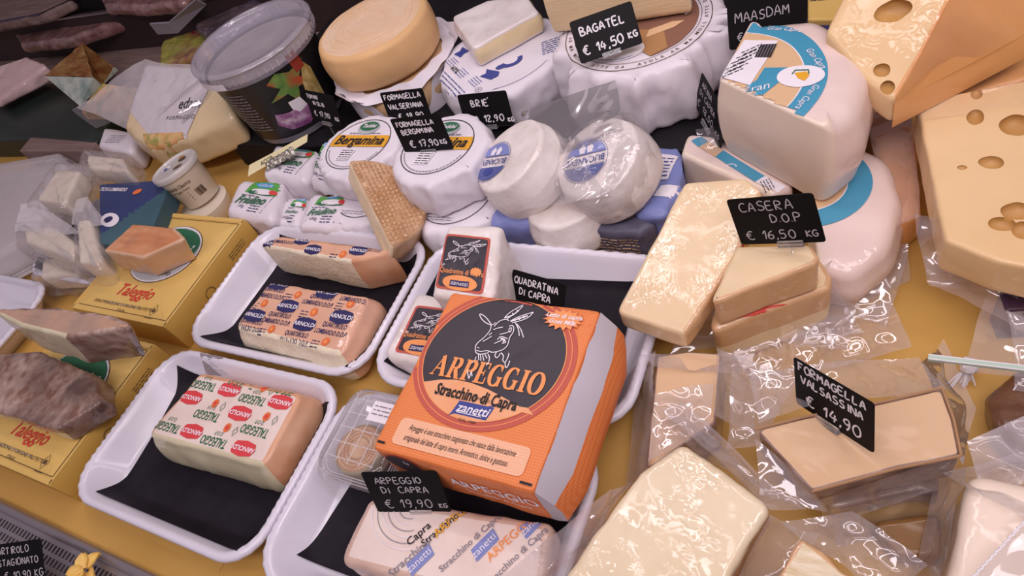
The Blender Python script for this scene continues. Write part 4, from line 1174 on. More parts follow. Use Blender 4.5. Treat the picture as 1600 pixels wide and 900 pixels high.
def card(label, lines, loc, eul, seed=1, w_=CARDW, ht=CARDH, clip=True, pin=.025, thin=False, st=.0016, clipx=.0):
    t = thing('price_card', label, 'price card', loc, [math.radians(a) for a in eul], 'black price cards')
    ou, ed = roundpoly([(-w_ / 2, -ht / 2), (w_ / 2, -ht / 2), (w_ / 2, ht / 2), (-w_ / 2, ht / 2)], .0035, spacing=.01)
    m = MB(); v, f, mi = polyblock(ou, -.0005, .0005, r=.0003, ed=ed, caps=2, side=2, arc=1); m.add(v, f, mi); m.build('card', M_CARD, t, smooth=0)
    rng = random.Random(seed); p = Print((0, 0, .0005), lift=.0003)
    for (txt, x, y, size) in lines:
        sl, wid = hand(txt, size, rng)
        for s_ in sl: p.line([q + Vector((x - w_ / 2, y - ht / 2)) for q in s_], st if not thin else st * .7, 0, 0, sm=3)
    p.build('handwriting', [M_CHALK if not thin else M_CHALK2], t)
    if clip:
        c = MB(); c.box((clipx, -ht / 2 + .001, .0022), (.022, .005, .0022)); c.box((clipx, -ht / 2 - .0015, .0005), (.022, .0014, .006)); c.box((clipx, -ht / 2 + .001, -.0016), (.022, .004, .0016))
        c.build('clip', M_CLEAR, t, smooth=0)
        if pin:
            R_ = Euler([math.radians(a) for a in eul]).to_matrix(); dn = R_.transposed() @ Vector((0, 0, -1))
            c = MB(); a = Vector((clipx, -ht / 2 - .002, .0005)); c.tube([a, a + dn * pin], .0009, n=6); c.build('pin', M_CLEAR, t)
    nest(t, ['handwriting'], 'card'); nest(t, ['pin'], 'clip')
    return t


card('black price card priced 14,50, standing on the wrapped wheel with the brown label', [('BAGATEL', .009, .030, .0065), ('€ 14,50', .007, .008, .0070), ('KG', .0615, .010, .0048)], (-.311, .673, .169), (48.2, 1.3, 29.3), 1, pin=.008, st=.0018)
card('black price card priced 17,90 standing on the right gold band cheese', [('FORMAGELLA', .006, .0375, .0047), ('BERGAMINA', .009, .0265, .0047), ('€ 17,90', .014, .008, .0062), ('KG', .060, .009, .0042)], (-.518, .533, .138), (79.9, -3.5, 3.5), 2, pin=.003)
card('black price card priced 17,90, standing before the black bucket', [('TOMINI', .006, .038, .0045), ('IN OLIO', .016, .028, .0042), ('€ 17,90', .012, .010, .0055), ("KG", .062, .009, .004)], (-.768, .627, .106), (73.8, -.2, -13.6), 3, pin=.03)
card('black price card priced 16,50, standing on the right casera wedge', [('CASERA', .010, .0365, .0066), ('D.O.P', .034, .0235, .006), ('€ 16,50', .008, .006, .0064), ('KG', .0605, .007, .0048)], (-.084, .422, .139), (79.1, -15.5, -5.5), 4, pin=.01, thin=True, clipx=.008)
card('black price card priced 14,90, standing on the large tan wedge', [('FORMAGELLA', .005, .0395, .0053), ('VALSASSINA', .007, .0275, .0053), ('€ 14,90', .012, .007, .0076)], (-.021, .281, .090), (77.6, -14.3, -34.2), 5, pin=.002, clipx=-.004)
card('black price card priced 19,90, standing in front of the orange packet', [('ARPEGGIO', .011, .036, .0052), ('DI  CAPRA', .014, .0245, .0050), ('€ 19,90', .012, .0065, .0068), ('KG', .0655, .006, .0036)], (-.353, .126, .077), (67.4, .8, 15.6), 6, pin=.004, thin=True, clipx=.008)
card('black price card with no price in view, leaning in the tray behind the orange packet', [('QUADRATINA', .005, .036, .0054), ('DI CAPRA', .013, .024, .0052)], (-.332, .379, .036), (47.7, -2.4, -11.6), 7, clip=False, thin=False, st=.0014)
card('black price card mostly hidden behind the 17,90 card of the gold band cheese', [('FORMAGELLA', .005, .036, .0050), ('VALSERIANA', .007, .022, .0050), ('€ 18,90', .018, .006, .006)], (-.604, .620, .111), (75, -.8, 5.1), 8, w_=.071, ht=.0475, pin=.036)
card('black price card lettered BRIE, standing before the white brie wheel', [('BRIE', .017, .030, .0062), ("'", .042, .032, .005), ('€ 12,90', .016, .008, .0062), ('KG', .064, .006, .004)], (-.472, .612, .109), (75, 0, 5.5), 9, w_=.071, ht=.0475, pin=.032)
card('black price card priced 18,50, turned edgeways left of the goat cheese half wheel', [('ARINA', .008, .036, .0050), ('DI CAPRA', .006, .024, .0050), ('€ 18,50', .006, .009, .0062), ('KG', .058, .009, .0045)], (-.187, .625, .091), (77.7, 11.8, -56.3), 10, thin=True, pin=.012)
card('black price card lettered MAASDAM at the top, behind the goat cheese half wheel', [('MAASDAM', .008, .028, .0070), ('€ 12,90', .010, .008, .0066)], (-.142, .722, .141), (64, 6.4, 23.1), 11, w_=.083, ht=.055, thin=True, pin=.05)
card('glass reflection of a black price card lettered STAGIONATO, built solid over the vent grille at the front left', [('QUARTIROLO', -.002, .038, .0052), ('STAGIONATO', .010, .025, .0052), ('€ 10,90 KG', .018, .010, .0055)], tuple(at(28, 882, .03)), (35, 0, 22), 12, thin=True, clip=False)  # a card mirrored in the counter glass, built here as a solid one
# ------------------------------------------------------------------ wheels along the back
def wheel(name, label, cat, c, r, z0, z1, mats, matf=None, round_=.008, amp=.001, ns=35, seed=1, group=None, bulge=.004, part='cheese', rot=(0, 0, 0), org_z=None, fine=0, capnoise=.5, n=110, out=None, ridge=0):
    t = thing(name, label, cat, (c[0], c[1], z0), rot, group)
    m = MB(); v, f, mi = polyblock(out or circle(r, n), 0, z1 - z0, r=round_, amp=amp, nscale=ns, seed=seed, bulge=bulge, matf=matf, fine=fine, capnoise=capnoise, side=8, caps=9, ridge=ridge)
    m.add(v, f, mi); m.build(part, mats, t, smooth=55)
    return t, m


def crumple(r, n=140, k=9, a=.004, seed=0, spikes=()):
    """outline of a wheel in folded paper: flats and blunt corners"""
    rng = random.Random(seed); ph = [rng.uniform(0, 6.28) for _ in range(3)]
    out = []
    for i in range(n):
        t = 2 * math.pi * i / n
        c3 = Vector((math.cos(t) * 1.6 + seed, math.sin(t) * 1.6, seed * .7))
        q = r + a * (1.3 * noise.noise(c3) + .9 * (1 - 2.5 * abs(noise.noise(c3 * 2.3))) + .4 * noise.noise(c3 * 5))
        for (ang, wd, ht) in spikes:
            dd = (t - math.radians(ang) + math.pi) % (2 * math.pi) - math.pi
            q += ht * math.exp(-(dd / wd) ** 2)
        out.append(Vector((q * math.cos(t), q * math.sin(t))))
    return out


# toma wheel over a paper wrapped half wheel
TC = (-.702, .738)
t, m = wheel('whole_cheese', 'lower tan wheel in an open white paper wrap, under the large yellow wheel', 'cheese wheel', (TC[0] + .012, TC[1] - .004), .086, RZ, .108, [M_HALF], None, .010, .0012, 30, 21, group='wheels stacked at the back')
pw = MB(); vs = []; n = 120; rows = 14
for j in range(rows + 1):
    for i in range(n):
        a = 2 * math.pi * i / n; deg = math.degrees(a)
        op = math.exp(-(((deg - 303 + 180) % 360 - 180) / 32) ** 4)
        topz = .064 + .004 * math.sin(3 * a) + .002 * math.sin(11 * a) - .052 * op
        z = .0008 + (topz - .0008) * j / rows
        fl = max(0, z - .048)
        rr = .0905 + .0015 * math.sin(9 * a + z * 60) + .0022 * noise.noise(Vector((math.cos(a) * 3, math.sin(a) * 3, z * 30))) + fl * .9 * (1 - op)
        vs.append((rr * math.cos(a), rr * math.sin(a), z))
fs = [(j * n + i, j * n + (i + 1) % n, (j + 1) * n + (i + 1) % n, (j + 1) * n + i) for j in range(rows) for i in range(n)]
pw.add(vs, fs)
# inner collar of paper lying between the two wheels
vs = []
for j in range(4):
    for i in range(n):
        a = 2 * math.pi * i / n; op = math.exp(-(((math.degrees(a) - 303 + 180) % 360 - 180) / 32) ** 4)
        rr = .080 + j * .006 * (1 - .35 * op) + .003 * math.sin(7 * a) + .002 * math.sin(15 * a); vs.append((rr * math.cos(a), rr * math.sin(a), .0615 - j * .0016 * (1 + 2.0 * op)))
pw.add(vs, [(j * n + i, j * n + (i + 1) % n, (j + 1) * n + (i + 1) % n, (j + 1) * n + i) for j in range(3) for i in range(n)])
pw.build('paper_wrap', M_PAPER, t, smooth=60)
t, m = wheel('whole_cheese', 'large bare yellow wheel with swirl marked top, uppermost at the back', 'cheese wheel', TC, .090, .1125, .172, [M_TOMA_TOP, M_TOMA], lambda z, e, p: 0 if z == 2 else 1, .010, .0014, 30, 22, group='wheels stacked at the back', bulge=.003)
sw = MB()
for k in range(5):
    pts = []; a0 = k * 37
    for i in range(40):
        a = math.radians(a0 + i * 7); rr = .030 + k * .011 + .0015 * math.sin(i * .7); pts.append((rr * math.cos(a) - .006, rr * math.sin(a), .0592))
    sw.tube(pts, .0011, n=5)
sw.build('swirl_mark', M_TOMA_TOP, t)

# brie wheel and the wedge on it
BC = (-.500, .732)
t, m = wheel('wrapped_brie', 'white paper wrapped brie wheel with dark blue printing, under the brie wedge', 'cheese wheel', BC, .095, RZ, .110, [M_PAPER], None, .010, .0036, 28, 31, group='wheels stacked at the back', out=crumple(.093, seed=3, a=.003, spikes=((300, .12, .006), (345, .1, .005))), bulge=.002, capnoise=.15, ridge=.6)
pb = Print((0, 0, .060), host=m, lift=.0006)


def bl(px, py): q = at(px, py, .110); return q.x - BC[0], q.y - BC[1]


x, y = bl(721, 82); pb.poly(xf2([Vector(p) for p in ((-.010, .008), (.010, .008), (.008, 0), (.012, -.008), (-.006, -.010), (-.004, 0))], x, y, -35), 0)
x, y = bl(767, 116); pb.poly(xf2([Vector(p) for p in ((-.014, .006), (.010, .008), (.015, 0), (.010, -.010), (-.013, -.010), (-.008, -.002))], x, y, -20), 0)
x, y = bl(783, 105); pb.ell(x, y, .008, .005, 0, rot=30)
pts = [Vector((.014 * math.cos(math.radians(a)), .012 * math.sin(math.radians(a)))) for a in range(200, 381, 15)]
x, y = bl(798, 95); pb.put((xf2(ribbon(pts, .007)[0], x, y, 20), ribbon(pts, .007)[1]), 0, 1)
x, y = bl(707, 127); pb.small(x, y, .085, 7, .0056, 1, rot=-40, seed=5)
x, y = bl(711, 110); pb.text('60%', x, y, .012, 2, rot=-40, bold=.01)
for k, (px, py) in enumerate(((712, 95), (727, 112), (748, 125))): x, y = bl(px, py); pb.small(x, y, .022, 4, .004, 1, rot=-40, seed=50 + k)
x, y = bl(748, 141); pb.text('X', x, y, .006, 2, rot=-20); pb.line([Vector((x + .005 * math.cos(k * .52), y + .005 * math.sin(k * .52))) for k in range(12)], .0006, 2, closed=True)
pb.put(ring2(.083, .0838, 285, 345, n=40), 1, 1)
x, y = bl(862, 63); pb.small(x, y, .03, 7, .005, 0, rot=25, seed=77)
pb.build('printing', [M_INKBLUE, M_PERID, M_INK], t)
t, m, org = slab('brie_wedge', 'brie wedge in cling film resting on the white brie wheel', 'cheese', [(705, 26), (762, 0), (822, -8), (842, 18), (738, 76)], .143, .1115, [M_BRIERIND, M_BRIEPASTE], lambda z, e, p: 1 if (z == 1 and e in (3, 2) and .004 < p.z < .028) else 0, r=.004, cr=.008, amp=.0016, bulge=.003)

# wrapped wheel with brown label, half wheel on top
GC = (-.297, .735); GR = .104
t, m = wheel('wrapped_cheese', 'big wheel in crumpled white paper with a brown label, under the half wheel', 'cheese wheel', GC, GR, RZ, .136, [M_PAPERG], None, .012, .0050, 17, 41, ridge=.75, group='wheels stacked at the back',
             out=crumple(.100, seed=8, a=.005, spikes=((8, .07, .030), (350, .05, .024), (318, .08, .012), (285, .07, .010), (235, .09, .012), (205, .10, .008))), bulge=.004, capnoise=.12, fine=.35)
pb = Print((0, 0, .086), host=m, lift=.0007)
pb.put(ring2(.0905, .0915, n=80), 3, 1); pb.put(ring2(.0785, .0792, n=80), 3, 1)
for a in [k_ * 4.5 for k_ in range(80)]:
    if int(a / 4.5) % 9: pb.put((xf2(text2d('LATTE DA TAVOLA AROMA MOLLE'[int(a / 4.5) % 27], .0065, .01)[0], .085 * math.cos(math.radians(a)), .085 * math.sin(math.radians(a)), a + 90), text2d('LATTE DA TAVOLA AROMA MOLLE'[int(a / 4.5) % 27], .0065, .01)[1]), 3, 1)
pb.put(fan([Vector((.0755 * math.cos(math.radians(a)), .0755 * math.sin(math.radians(a)))) for a in range(-62, 122, 4)] + [Vector((-.02, .06)), Vector((-.01, -.02)), Vector((.02, -.055))]), 0, 1)
pb.poly([(.035, -.066), (.052, -.052), (.040, -.020), (.010, -.012), (-.005, -.02), (.006, -.045)], 1, 2)
pb.poly([(.020, -.03), (.05, -.012), (.060, .0), (.045, .0), (.02, -.014)], 2, 3)
pb.put(ring2(.008, .009, cx=.056, cy=.024), 1, 3); pb.text('B', .056, .024, .009, 1, lay=3, shear=.3)
pb.ell(-.012, -.052, .036, .022, 4, 3); pb.line([Vector((-.012 + .033 * math.cos(math.radians(a)), -.052 + .019 * math.sin(math.radians(a)))) for a in range(200, 330, 10)], .0012, 5, 4)
pb.poly([(-.055, -.05), (-.066, -.03), (-.06, -.01), (-.048, -.028)], 1, 3)
pb.build('label_print', [M_COCOA, M_COCOA2, M_TANPR, M_INKBR, M_WINK, M_PERID], t)
sd = Vector((math.cos(math.radians(262)), math.sin(math.radians(262)), 0)); tn = Vector((-sd.y, sd.x, 0)); tn = Vector((.99, .14, 0)).normalized() if tn.x < 0 else tn
ps = Print(Vector((sd.x * .115, sd.y * .115, .045)), tn, (0, 0, 1), host=m, lift=.0008)
ps.line([(-.024, .020), (.020, .020)], .0006, 0); ps.line([(-.024, .020), (-.020, -.022)], .0006, 0); ps.small(-.002, .013, .036, 6, .0055, 0, seed=15)
ps.build('side_print', [M_INKBR], t)
a_, b_ = at(866, 57, .138), at(1082, 24, .138); md = (a_ + b_) / 2; rr = (b_ - a_).length / 2; yaw = math.atan2(b_.y - a_.y, b_.x - a_.x)
ou, ed = roundpoly([V2(p) for p in circle(rr, 40, 0, 0, 0, 180)], .004, spacing=.006)
ne = 41
t = thing('cut_cheese', 'ivory half wheel with white rind sitting cut side forward on the brown label wheel', 'cheese', (md.x, md.y, .1385), (0, 0, yaw))
m = MB(); v, f, mi = polyblock(ou, 0, .068, r=.006, rb=.010, ed=ed, amp=.0012, nscale=30, seed=44, matf=lambda z, e, p: 0 if (z == 1 and p.y < .004 and p.z < .064) else 1)
m.add(v, f, mi); m.build('cheese', [M_BAGPASTE, M_BLOOM_DRY], t, smooth=50)

# black bucket with clear lid
lc = at(396, 72, .205); BKC = (-.890, .682)
t = thing('bucket', 'black printed plastic bucket with a translucent snap lid, left end of the riser', 'bucket', (BKC[0], BKC[1], RZ))
b = MB(); b.lathe([(.0, .001), (.074, .001), (.078, .004), (.079, .012), (.0795, .014)], 0, 72); b.build('base', M_CLEAR if False else M_FROST, t)
b = MB(); b.lathe([(.0795, .014), (.081, .018), (.0925, .128), (.094, .130)], 0, 96); b.build('printed_wall', M_BUCKET, t)
b = MB(); b.lathe([(.0785, .0135), (.0905, .126), (.0, .126)], 0, 64); b.build('contents', mat('pale oil and cheese', 'a29a92', '8a837e', ns=18, rough=.35), t)
l = MB(); l.lathe([(.094, .124), (.099, .126), (.100, .130), (.1005, .146), (.102, .147), (.1035, .149), (.102, .152), (.099, .1535), (.0945, .153), (.092, .149), (.088, .1475), (.078, .1475), (.075, .145), (.040, .1445), (0, .1445)], 0, 110)
for k in range(60):
    a = 2 * math.pi * k / 60; l.box((.1008 * math.cos(a), .1008 * math.sin(a), .137), (.002, .0035, .010), rot=Matrix.Rotation(a, 3, 'Z'))
l.build('lid', M_FROST, t, smooth=50)
st = Print((0, 0, 0)); R_ = .1025
q = MB(); vs = []
for k in range(15):
    a = math.radians(236 + k * 3.0); vs += [(R_ * math.cos(a), R_ * math.sin(a), .129), (R_ * math.cos(a), R_ * math.sin(a), .140)]
q.add(vs, [(2 * k, 2 * k + 2, 2 * k + 3, 2 * k + 1) for k in range(14)]); q.build('seal_strip', M_PAPER, t)


def on_wall(shape, a0, z0, mi, mb, off=.0006):
    """wrap 2-D print (x along the wall, y up) round the bucket wall"""
    vs, fs = shape; out = []
    for p in vs:
        z = z0 + p.y; r = .081 + (z - .018) * (.0115 / .110) + off; a = math.radians(a0) + p.x / r; out.append((r * math.cos(a), r * math.sin(a), z))
    mb.add(out, fs, mi)


q = MB(); q.flatprint = True
rng = random.Random(4)
for r_ in range(13):
    x = -.035
    while x < .030:
        l_ = rng.uniform(.004, .014); on_wall(([Vector((x, -r_ * .006)), Vector((min(x + l_, .032), -r_ * .006)), Vector((min(x + l_, .032), -r_ * .006 + .0019)), Vector((x, -r_ * .006 + .0019))], [(0, 1, 2, 3)]), 262, .108, 0, q); x += l_ + .002
on_wall(fan(dense([(-.02, .05), (-.005, .035), (-.03, .02), (0, .022), (.01, .0), (.02, .022), (.045, .02), (.03, .035), (.05, .055), (.02, .05), (.0, .06)], .006)), 322, .062, 1, q)
on_wall(fan(dense([(-.012, -.03), (.005, -.038), (.02, -.025), (.022, .03), (.012, .05), (-.004, .02)], .006)), 343, .065, 2, q)
on_wall(fan(dense([(-.03, .012), (-.01, .006), (.02, .006), (.03, -.01), (.012, -.028), (-.02, -.024), (-.036, -.008)], .006)), 318, .050, 3, q, .0009)
on_wall(fan(dense([(-.012, .010), (.008, .008), (.012, -.010), (-.004, -.014), (-.012, -.004)], .006)), 325, .062, 4, q, .0012)
on_wall(fan(dense([(.0, .02), (.02, .02), (.022, -.01), (.004, -.012)], .006)), 338, .115, 5, q, .0012)
q.build('wall_print', [M_INKGREY, M_HERB, M_HERB2, M_ONION, M_WINK, mat('red pepper print', '9c3a2a', rough=.4)], t, smooth=30)
nest(t, ['seal_strip'], 'lid'); nest(t, ['wall_print'], 'printed_wall')

# ------------------------------------------------------------------ gold band wheels
BL_, BR_ = tuple(at(562, 226, .099).xy), tuple(at(686, 230, .113).xy)
berg = (('white paper wheel with gold band label, behind the half cheese with basket marks', BL_, .052, .099, 51, True), ('white paper wheel with gold band label, carrying a 17,90 price card', BR_, .058, .113, 52, True),
        ('lower white paper wheel under the left gold band wheel', (-.640, .512), .0, .050, 53, False), ('lower white paper wheel under the gold band wheel with the price card', (-.488, .507), .0, .056, 54, False))
for lab, c, z0, z1, sd_, full in berg:
    t, m = wheel('labelled_cheese', lab, 'cheese wheel', c, .066, z0, z1, [M_PAPER], None, .009, .0034, 32, sd_, group='gold band cheese wheels', out=crumple(.0655, seed=sd_, a=.0022, k=11, spikes=((330, .09, .005), (20, .1, .004), (285, .12, .003))), bulge=.003, capnoise=.12, ridge=.6)
    pb = Print((-.003, .001, z1 - z0), host=m, lift=.0007)
    pb.put(ring2(.0495, .0507), 0, 1)
    if not full:
        pb.small(-.006, -.040, .04, 2, .004, 1, seed=sd_); pb.build('label_print', [M_INK, M_INKGREY], t); continue
    y0_, y1_ = -.006, .017
    seg = []
    for k in range(31): y_ = y0_ + (y1_ - y0_) * k / 30; seg.append((y_, math.sqrt(.0493 ** 2 - y_ ** 2)))
    pb.poly([Vector((x, y)) for y, x in seg] + [Vector((-x, y)) for y, x in reversed(seg)], 2, 2)
    pb.text('Bergamina', -.001, .0055, .0255, 0, bold=.025, shear=.3, sx=.80, lay=4)
    pb.small(0, .0205, .056, 1, .004, 1, seed=sd_, th=.5)
    pb.ell(0, .033, .0185, .0135, 3, 2); pb.ell(.0, .0355, .0165, .0095, 4, 3); pb.text('Taddei', .0, .0355, .0105, 5, bold=.02, shear=.3, sx=.85, lay=5)
    pb.poly([(-.020, -.012), (.004, -.012), (.000, -.034), (-.022, -.034)], 6, 2); pb.small(-.009, -.0155, .020, 5, .0042, 0, seed=sd_ + 1, lay=4)
    for a in range(198, 342, 6): pb.put(ring2(.045, .0465, a, a + 4.2, n=2), 1, 1)
    pb.build('label_print', [M_INK, M_INKGREY, M_GOLDB, M_SILVPRINT, M_GREEN, M_WINK, M_WINK], t)

# half formaggella with basket marks leaning in front
e1, e2 = at(546, 250, .120), at(612, 383, .074); md = (e1 + e2) / 2 + (Vector((0, 0, CAM_H)) - (e1 + e2) / 2).normalized() * .012
ex = (e2 - e1).normalized(); hz = Vector((ex.y, -ex.x, 0)); hz = hz if hz.x < 0 else -hz
th = math.radians(28); up = ex.cross(hz).normalized(); up = up if up.z > 0 else -up
nz = (up * math.cos(th) - hz.normalized() * math.sin(th)); nz = (nz - ex * nz.dot(ex)).normalized(); ey = nz.cross(ex)
RM = Matrix((ex, ey, nz)).transposed()
t = thing('half_cheese', 'half round cheese with woven basket marks, leaning on the gold band wheels', 'cheese', tuple(md), RM.to_euler())
rr = (e2 - e1).length / 2
dirp = 1 if (RM @ Vector((0, 1, 0))).x > 0 else -1
ou, ed = roundpoly([Vector((p.x, p.y * .98 * dirp)) for p in circle(rr, 36, 0, 0, 0, 180)], .005, spacing=.004)
TH_ = .040
m = MB(); v, f, mi = polyblock(ou, -TH_, 0, r=.006, ed=ed, amp=.0010, nscale=60, seed=61, caps=14, matf=lambda z, e, p: 0 if (z == 1 and abs(p.y) < .003 and p.z < -.004) else 1); m.add(v, f, mi)
m.build('cheese', [M_PASTE, M_BASKET], t, smooth=50)
wv = MB()
pr = Print((0, 0, 0), (1, 0, 0), (0, 1, 0), host=m, lift=.0003)
rng = random.Random(6)
for i in range(-11, 12):
    for j in range(0, 13):
        x, y = i * .0070 + (j % 2) * .0010, (.004 + j * .0060) * dirp
        if math.hypot(x, y) < rr * .93 and rng.random() < .93:
            h_ = m and pr.bvh.ray_cast(Vector((x, y, .02)), Vector((0, 0, -1)))[0]
            if h_: wv.lathe([(.0028, -.0004), (.0025, .0008), (.0016, .0013), (0, .0014)], 0, 8, (x, y, h_.z), 1.12, .9)
wv.build('basket_marks', mat('basket weave bumps', 'cfa67c', 'a87c54', ns=60, rough=.5, coat=.8, coatr=.1), t)

# ------------------------------------------------------------------ white bloomy rounds and their blue wraps
def tilted_round(label, c, r, thk, tilt, seed, cat='cheese', grp='white bloomy rounds', mats=None, name='bloomy_round'):
    t = thing(name, label, cat, c, tilt, grp)
    m = MB(); v, f, mi = polyblock(circle(r, 80), -thk, 0, r=.006, rb=.008, amp=.0015, nscale=45, seed=seed, bulge=.003, capnoise=.3, taper=.006); m.add(v, f, mi)
    m.build('cheese', mats or M_BLOOM, t, smooth=55)
    return t, m


def bucan(t, m, rot, off=(-.004, .002)):
    p = Print((off[0], off[1], 0), (math.cos(rot), math.sin(rot), 0), (-math.sin(rot), math.cos(rot), 0), host=m, lift=.0007)
    p.put(ring2(.0285, .0290), 0, 1)
    p.poly([Vector((.027 * math.cos(math.radians(a)), .027 * math.sin(math.radians(a)))) for a in range(17, 164, 5)], 2, 2)
    p.poly([Vector((.027 * math.cos(math.radians(a)), .027 * math.sin(math.radians(a)))) for a in range(197, 344, 5)], 1, 2)
    p.text('BUCANEVE', 0, 0, .0115, 0, sx=.88, bold=.01, lay=3)
    p.line([(-.026, .0075), (.026, .0075)], .0006, 0); p.line([(-.026, -.0075), (.026, -.0075)], .0006, 0)
    for x in (-.005, .005): p.poly([(x - .004, -.010), (x, -.020), (x + .004, -.010), (x, -.024)] if False else [(x - .003, -.009), (x + .003, -.009), (x + .0045, -.016), (x, -.021), (x - .0045, -.016)], 3, 4)
    p.poly([(-.008, .012), (0, .009), (.008, .012), (.008, .018), (0, .021), (-.008, .018)], 2 if False else 0, 4)
    p.build('label_print', [M_INKBLUE, M_PERI, M_PERID, M_WINK], t)


t, m = tilted_round('white bloomy round with blue label, tipped left beside the gold band wheels', (-.400, .524, .114), .052, .058, (math.radians(10), math.radians(-20), 0), 71)
bucan(t, m, math.radians(170), (-.024, -.004))
t, m = tilted_round('white bloomy round with an upside down blue label inside a clear bag', (-.288, .520, .116), .052, .054, (math.radians(16), math.radians(-14), 0), 72)
bucan(t, m, math.radians(183), (-.012, -.002))
# its bag: loose hull with seams and an open printed end
bg = MB(); v, f, mi = polyblock(circle(.058, 80), -.060, .004, r=.012, amp=.004, nscale=38, seed=74, fine=.3, capnoise=1); bg.add(v, f, mi); bg.build('bag', M_FILMT, t, smooth=60)
Mi = t.matrix_basis.inverted()


def bagsheet(name, px, par, m_=None, amp=.005, seed=1, nx=24, ny=16, ns=26):
    pts = [par.matrix_basis.inverted() @ at(*p) for p in px]
    return film_sheet(name, par, pts, nx, ny, amp, ns, m_ or M_FILM, seed)


bagsheet('bag_mouth', [(838, 198, .075), (1008, 178, .080), (1012, 240, .085), (880, 250, .10)], t, M_BAG, .006, 81)
bagsheet('bag_flap', [(880, 236, .112), (925, 270, .105), (1000, 352, .045), (840, 350, .050)], t, M_BAG, .005, 82)
bagsheet('bag_fin', [(1005, 240, .09), (1034, 262, .08), (1022, 330, .045), (980, 362, .040)], t, M_FILM, .004, 83)
pr = Print((0, 0, 0)); lw = MB(); rng = random.Random(12)
for k in range(30):
    pts = []; px, py = 868 + (k % 15) * 8.5 + rng.uniform(-3, 3), 222 - (k % 15) * 1.6 + (k // 15) * 9
    for q in range(4): pts.append(Mi @ at(px + rng.uniform(-3, 4), py + rng.uniform(-4, 4), .098))
    lw.tube(pts, .0008, n=4)
lw.build('embossed_writing', M_WINK, t)
t, m = tilted_round('plain white round low down between the two tipped rounds', (-.335, .505, .066), .050, .052, (0, math.radians(-8), 0), 75, mats=[M_BLOOM])
for k, (lab, px, z1, z0, mt, sd_) in enumerate((
        ('periwinkle blue wrapped package under the tipped white rounds, behind the goat tray', [(752, 320), (872, 312), (905, 338), (895, 352), (766, 348)], .052, 0, [M_PERI, M_PERI], 91),
        ('slate wrapped package with lines of small print, behind the goat tray', [(902, 345), (1004, 330), (1022, 350), (1000, 364), (915, 358)], .050, 0, [M_SLATE, M_SLATE], 92),
        ('blue and white wrapped package with a white label, beside the goat cheese slice', [(1008, 232), (1060, 228), (1066, 290), (1040, 335), (995, 330)], .060, 0, [M_PERI, M_PERI], 93))):
    t, m, org = slab('wrapped_package', lab, 'package', px, z1, z0, mt, None, r=.008, cr=.010, amp=.0045, ns=40, seed=sd_, group='blue wrapped packages', fine=.2, ridge=.7)
    if k == 1:
        p = Print(Vector((.008, 0, .03)), (1, 0, 0), (0, 0, 1), lift=.001)
        s = at(965, 375, .02) - org; pp = Print(Vector((s.x - .005, min(q_.y for q_ in m.v) - .002, .026)), (1, 0, 0), (0, 0, 1), host=m, lift=.0012)
        pp.small(0, .012, .075, 7, .0048, 0, seed=5); pp.build('small_print', [M_TANPR], t)
    if k == 2:
        p = Print((0, 0, z1), host=m, lift=.0008); a = at(1036, 262, z1) - org
        p.poly([Vector((a.x + x, a.y + y)) for x, y in ((-.013, -.020), (.011, -.020), (.013, .020), (-.011, .020))], 0, 1); p.small(a.x, a.y + .012, .020, 6, .0055, 1, seed=6, lay=3)
        a = at(1045, 300, z1) - org; p.poly([Vector((a.x + x, a.y + y)) for x, y in ((-.016, -.008), (.010, -.010), (.014, .010), (-.010, .008))], 0, 1); p.build('label', [M_WINK, M_INKBLUE], t)
    if k == 0:
        p = Print((0, 0, z1), host=m, lift=.0008)
        p.poly([(.010, -.010), (.034, -.012), (.030, .012), (.008, .010)], 0, 1); p.build('dark_panel', [M_PERID], t)
# ------------------------------------------------------------------ white soft cheese sachets
def sachet(label, px, z1, z0, seed, zs=None, show=True, rot=0, brand=True):
    t, m, org = slab('cheese_sachet', label, 'cheese sachet', px, z1, z0, [M_PAPERG], None, r=.014, rb=.012, cr=.014, amp=.0042, ns=36, seed=seed, zs=zs, group='green and white cheese sachets', fine=.15, part='sachet', capnoise=.25, ridge=.6)
    if not show: return t
    P = [at(q[0], q[1], zs[i] if zs else z1) - org for i, q in enumerate(px)]
    a, b, d = P[3], P[2], P[0]
    u = (b - a); v = (d - a); W_ = u.length; H_ = v.length
    p = Print(a, u, v - u.normalized() * v.dot(u.normalized()), host=m, lift=.0008)
    f_ = lambda x, y: Vector((x * W_, y * H_))
    p.poly([f_(.12, .60), f_(.70, .60), f_(.72, .97), f_(.14, .97)], 0, 1)
    p.ell(.40 * W_, .84 * H_, .17 * W_, .075 * H_, 1, 2); p.text('Latteria', .42 * W_, .84 * H_, .010, 2, shear=.2, lay=4)
    p.ell(.45 * W_, .66 * H_, .22 * W_, .075 * H_, 2, 3); p.ell(.64 * W_, .68 * H_, .06 * W_, .06 * H_, 3, 4); p.ell(.28 * W_, .62 * H_, .10 * W_, .05 * H_, 4, 3); p.ell(.5 * W_, .60 * H_, .16 * W_, .03 * H_, 4, 2)
    p.text('Friulino', .36 * W_, .40 * H_, W_ * .20, 4, rot=4, shear=.35, bold=.02, lay=3, sx=.9)
    p.small(.24 * W_, .52 * H_, .28 * W_, 1, .004, 5, seed=seed); p.text('100g', .26 * W_, .22 * H_, .0075, 5, lay=2); p.small(.52 * W_, .27 * H_, .2 * W_, 3, .005, 5, seed=seed + 1)
    p.line([f_(.70, .60), f_(.70, .12)], .0008, 5)
    p.build('printing', [M_LIME, M_SKY, M_WINK, M_LOGORED, M_GREEN, M_NAVY], t)
    return t


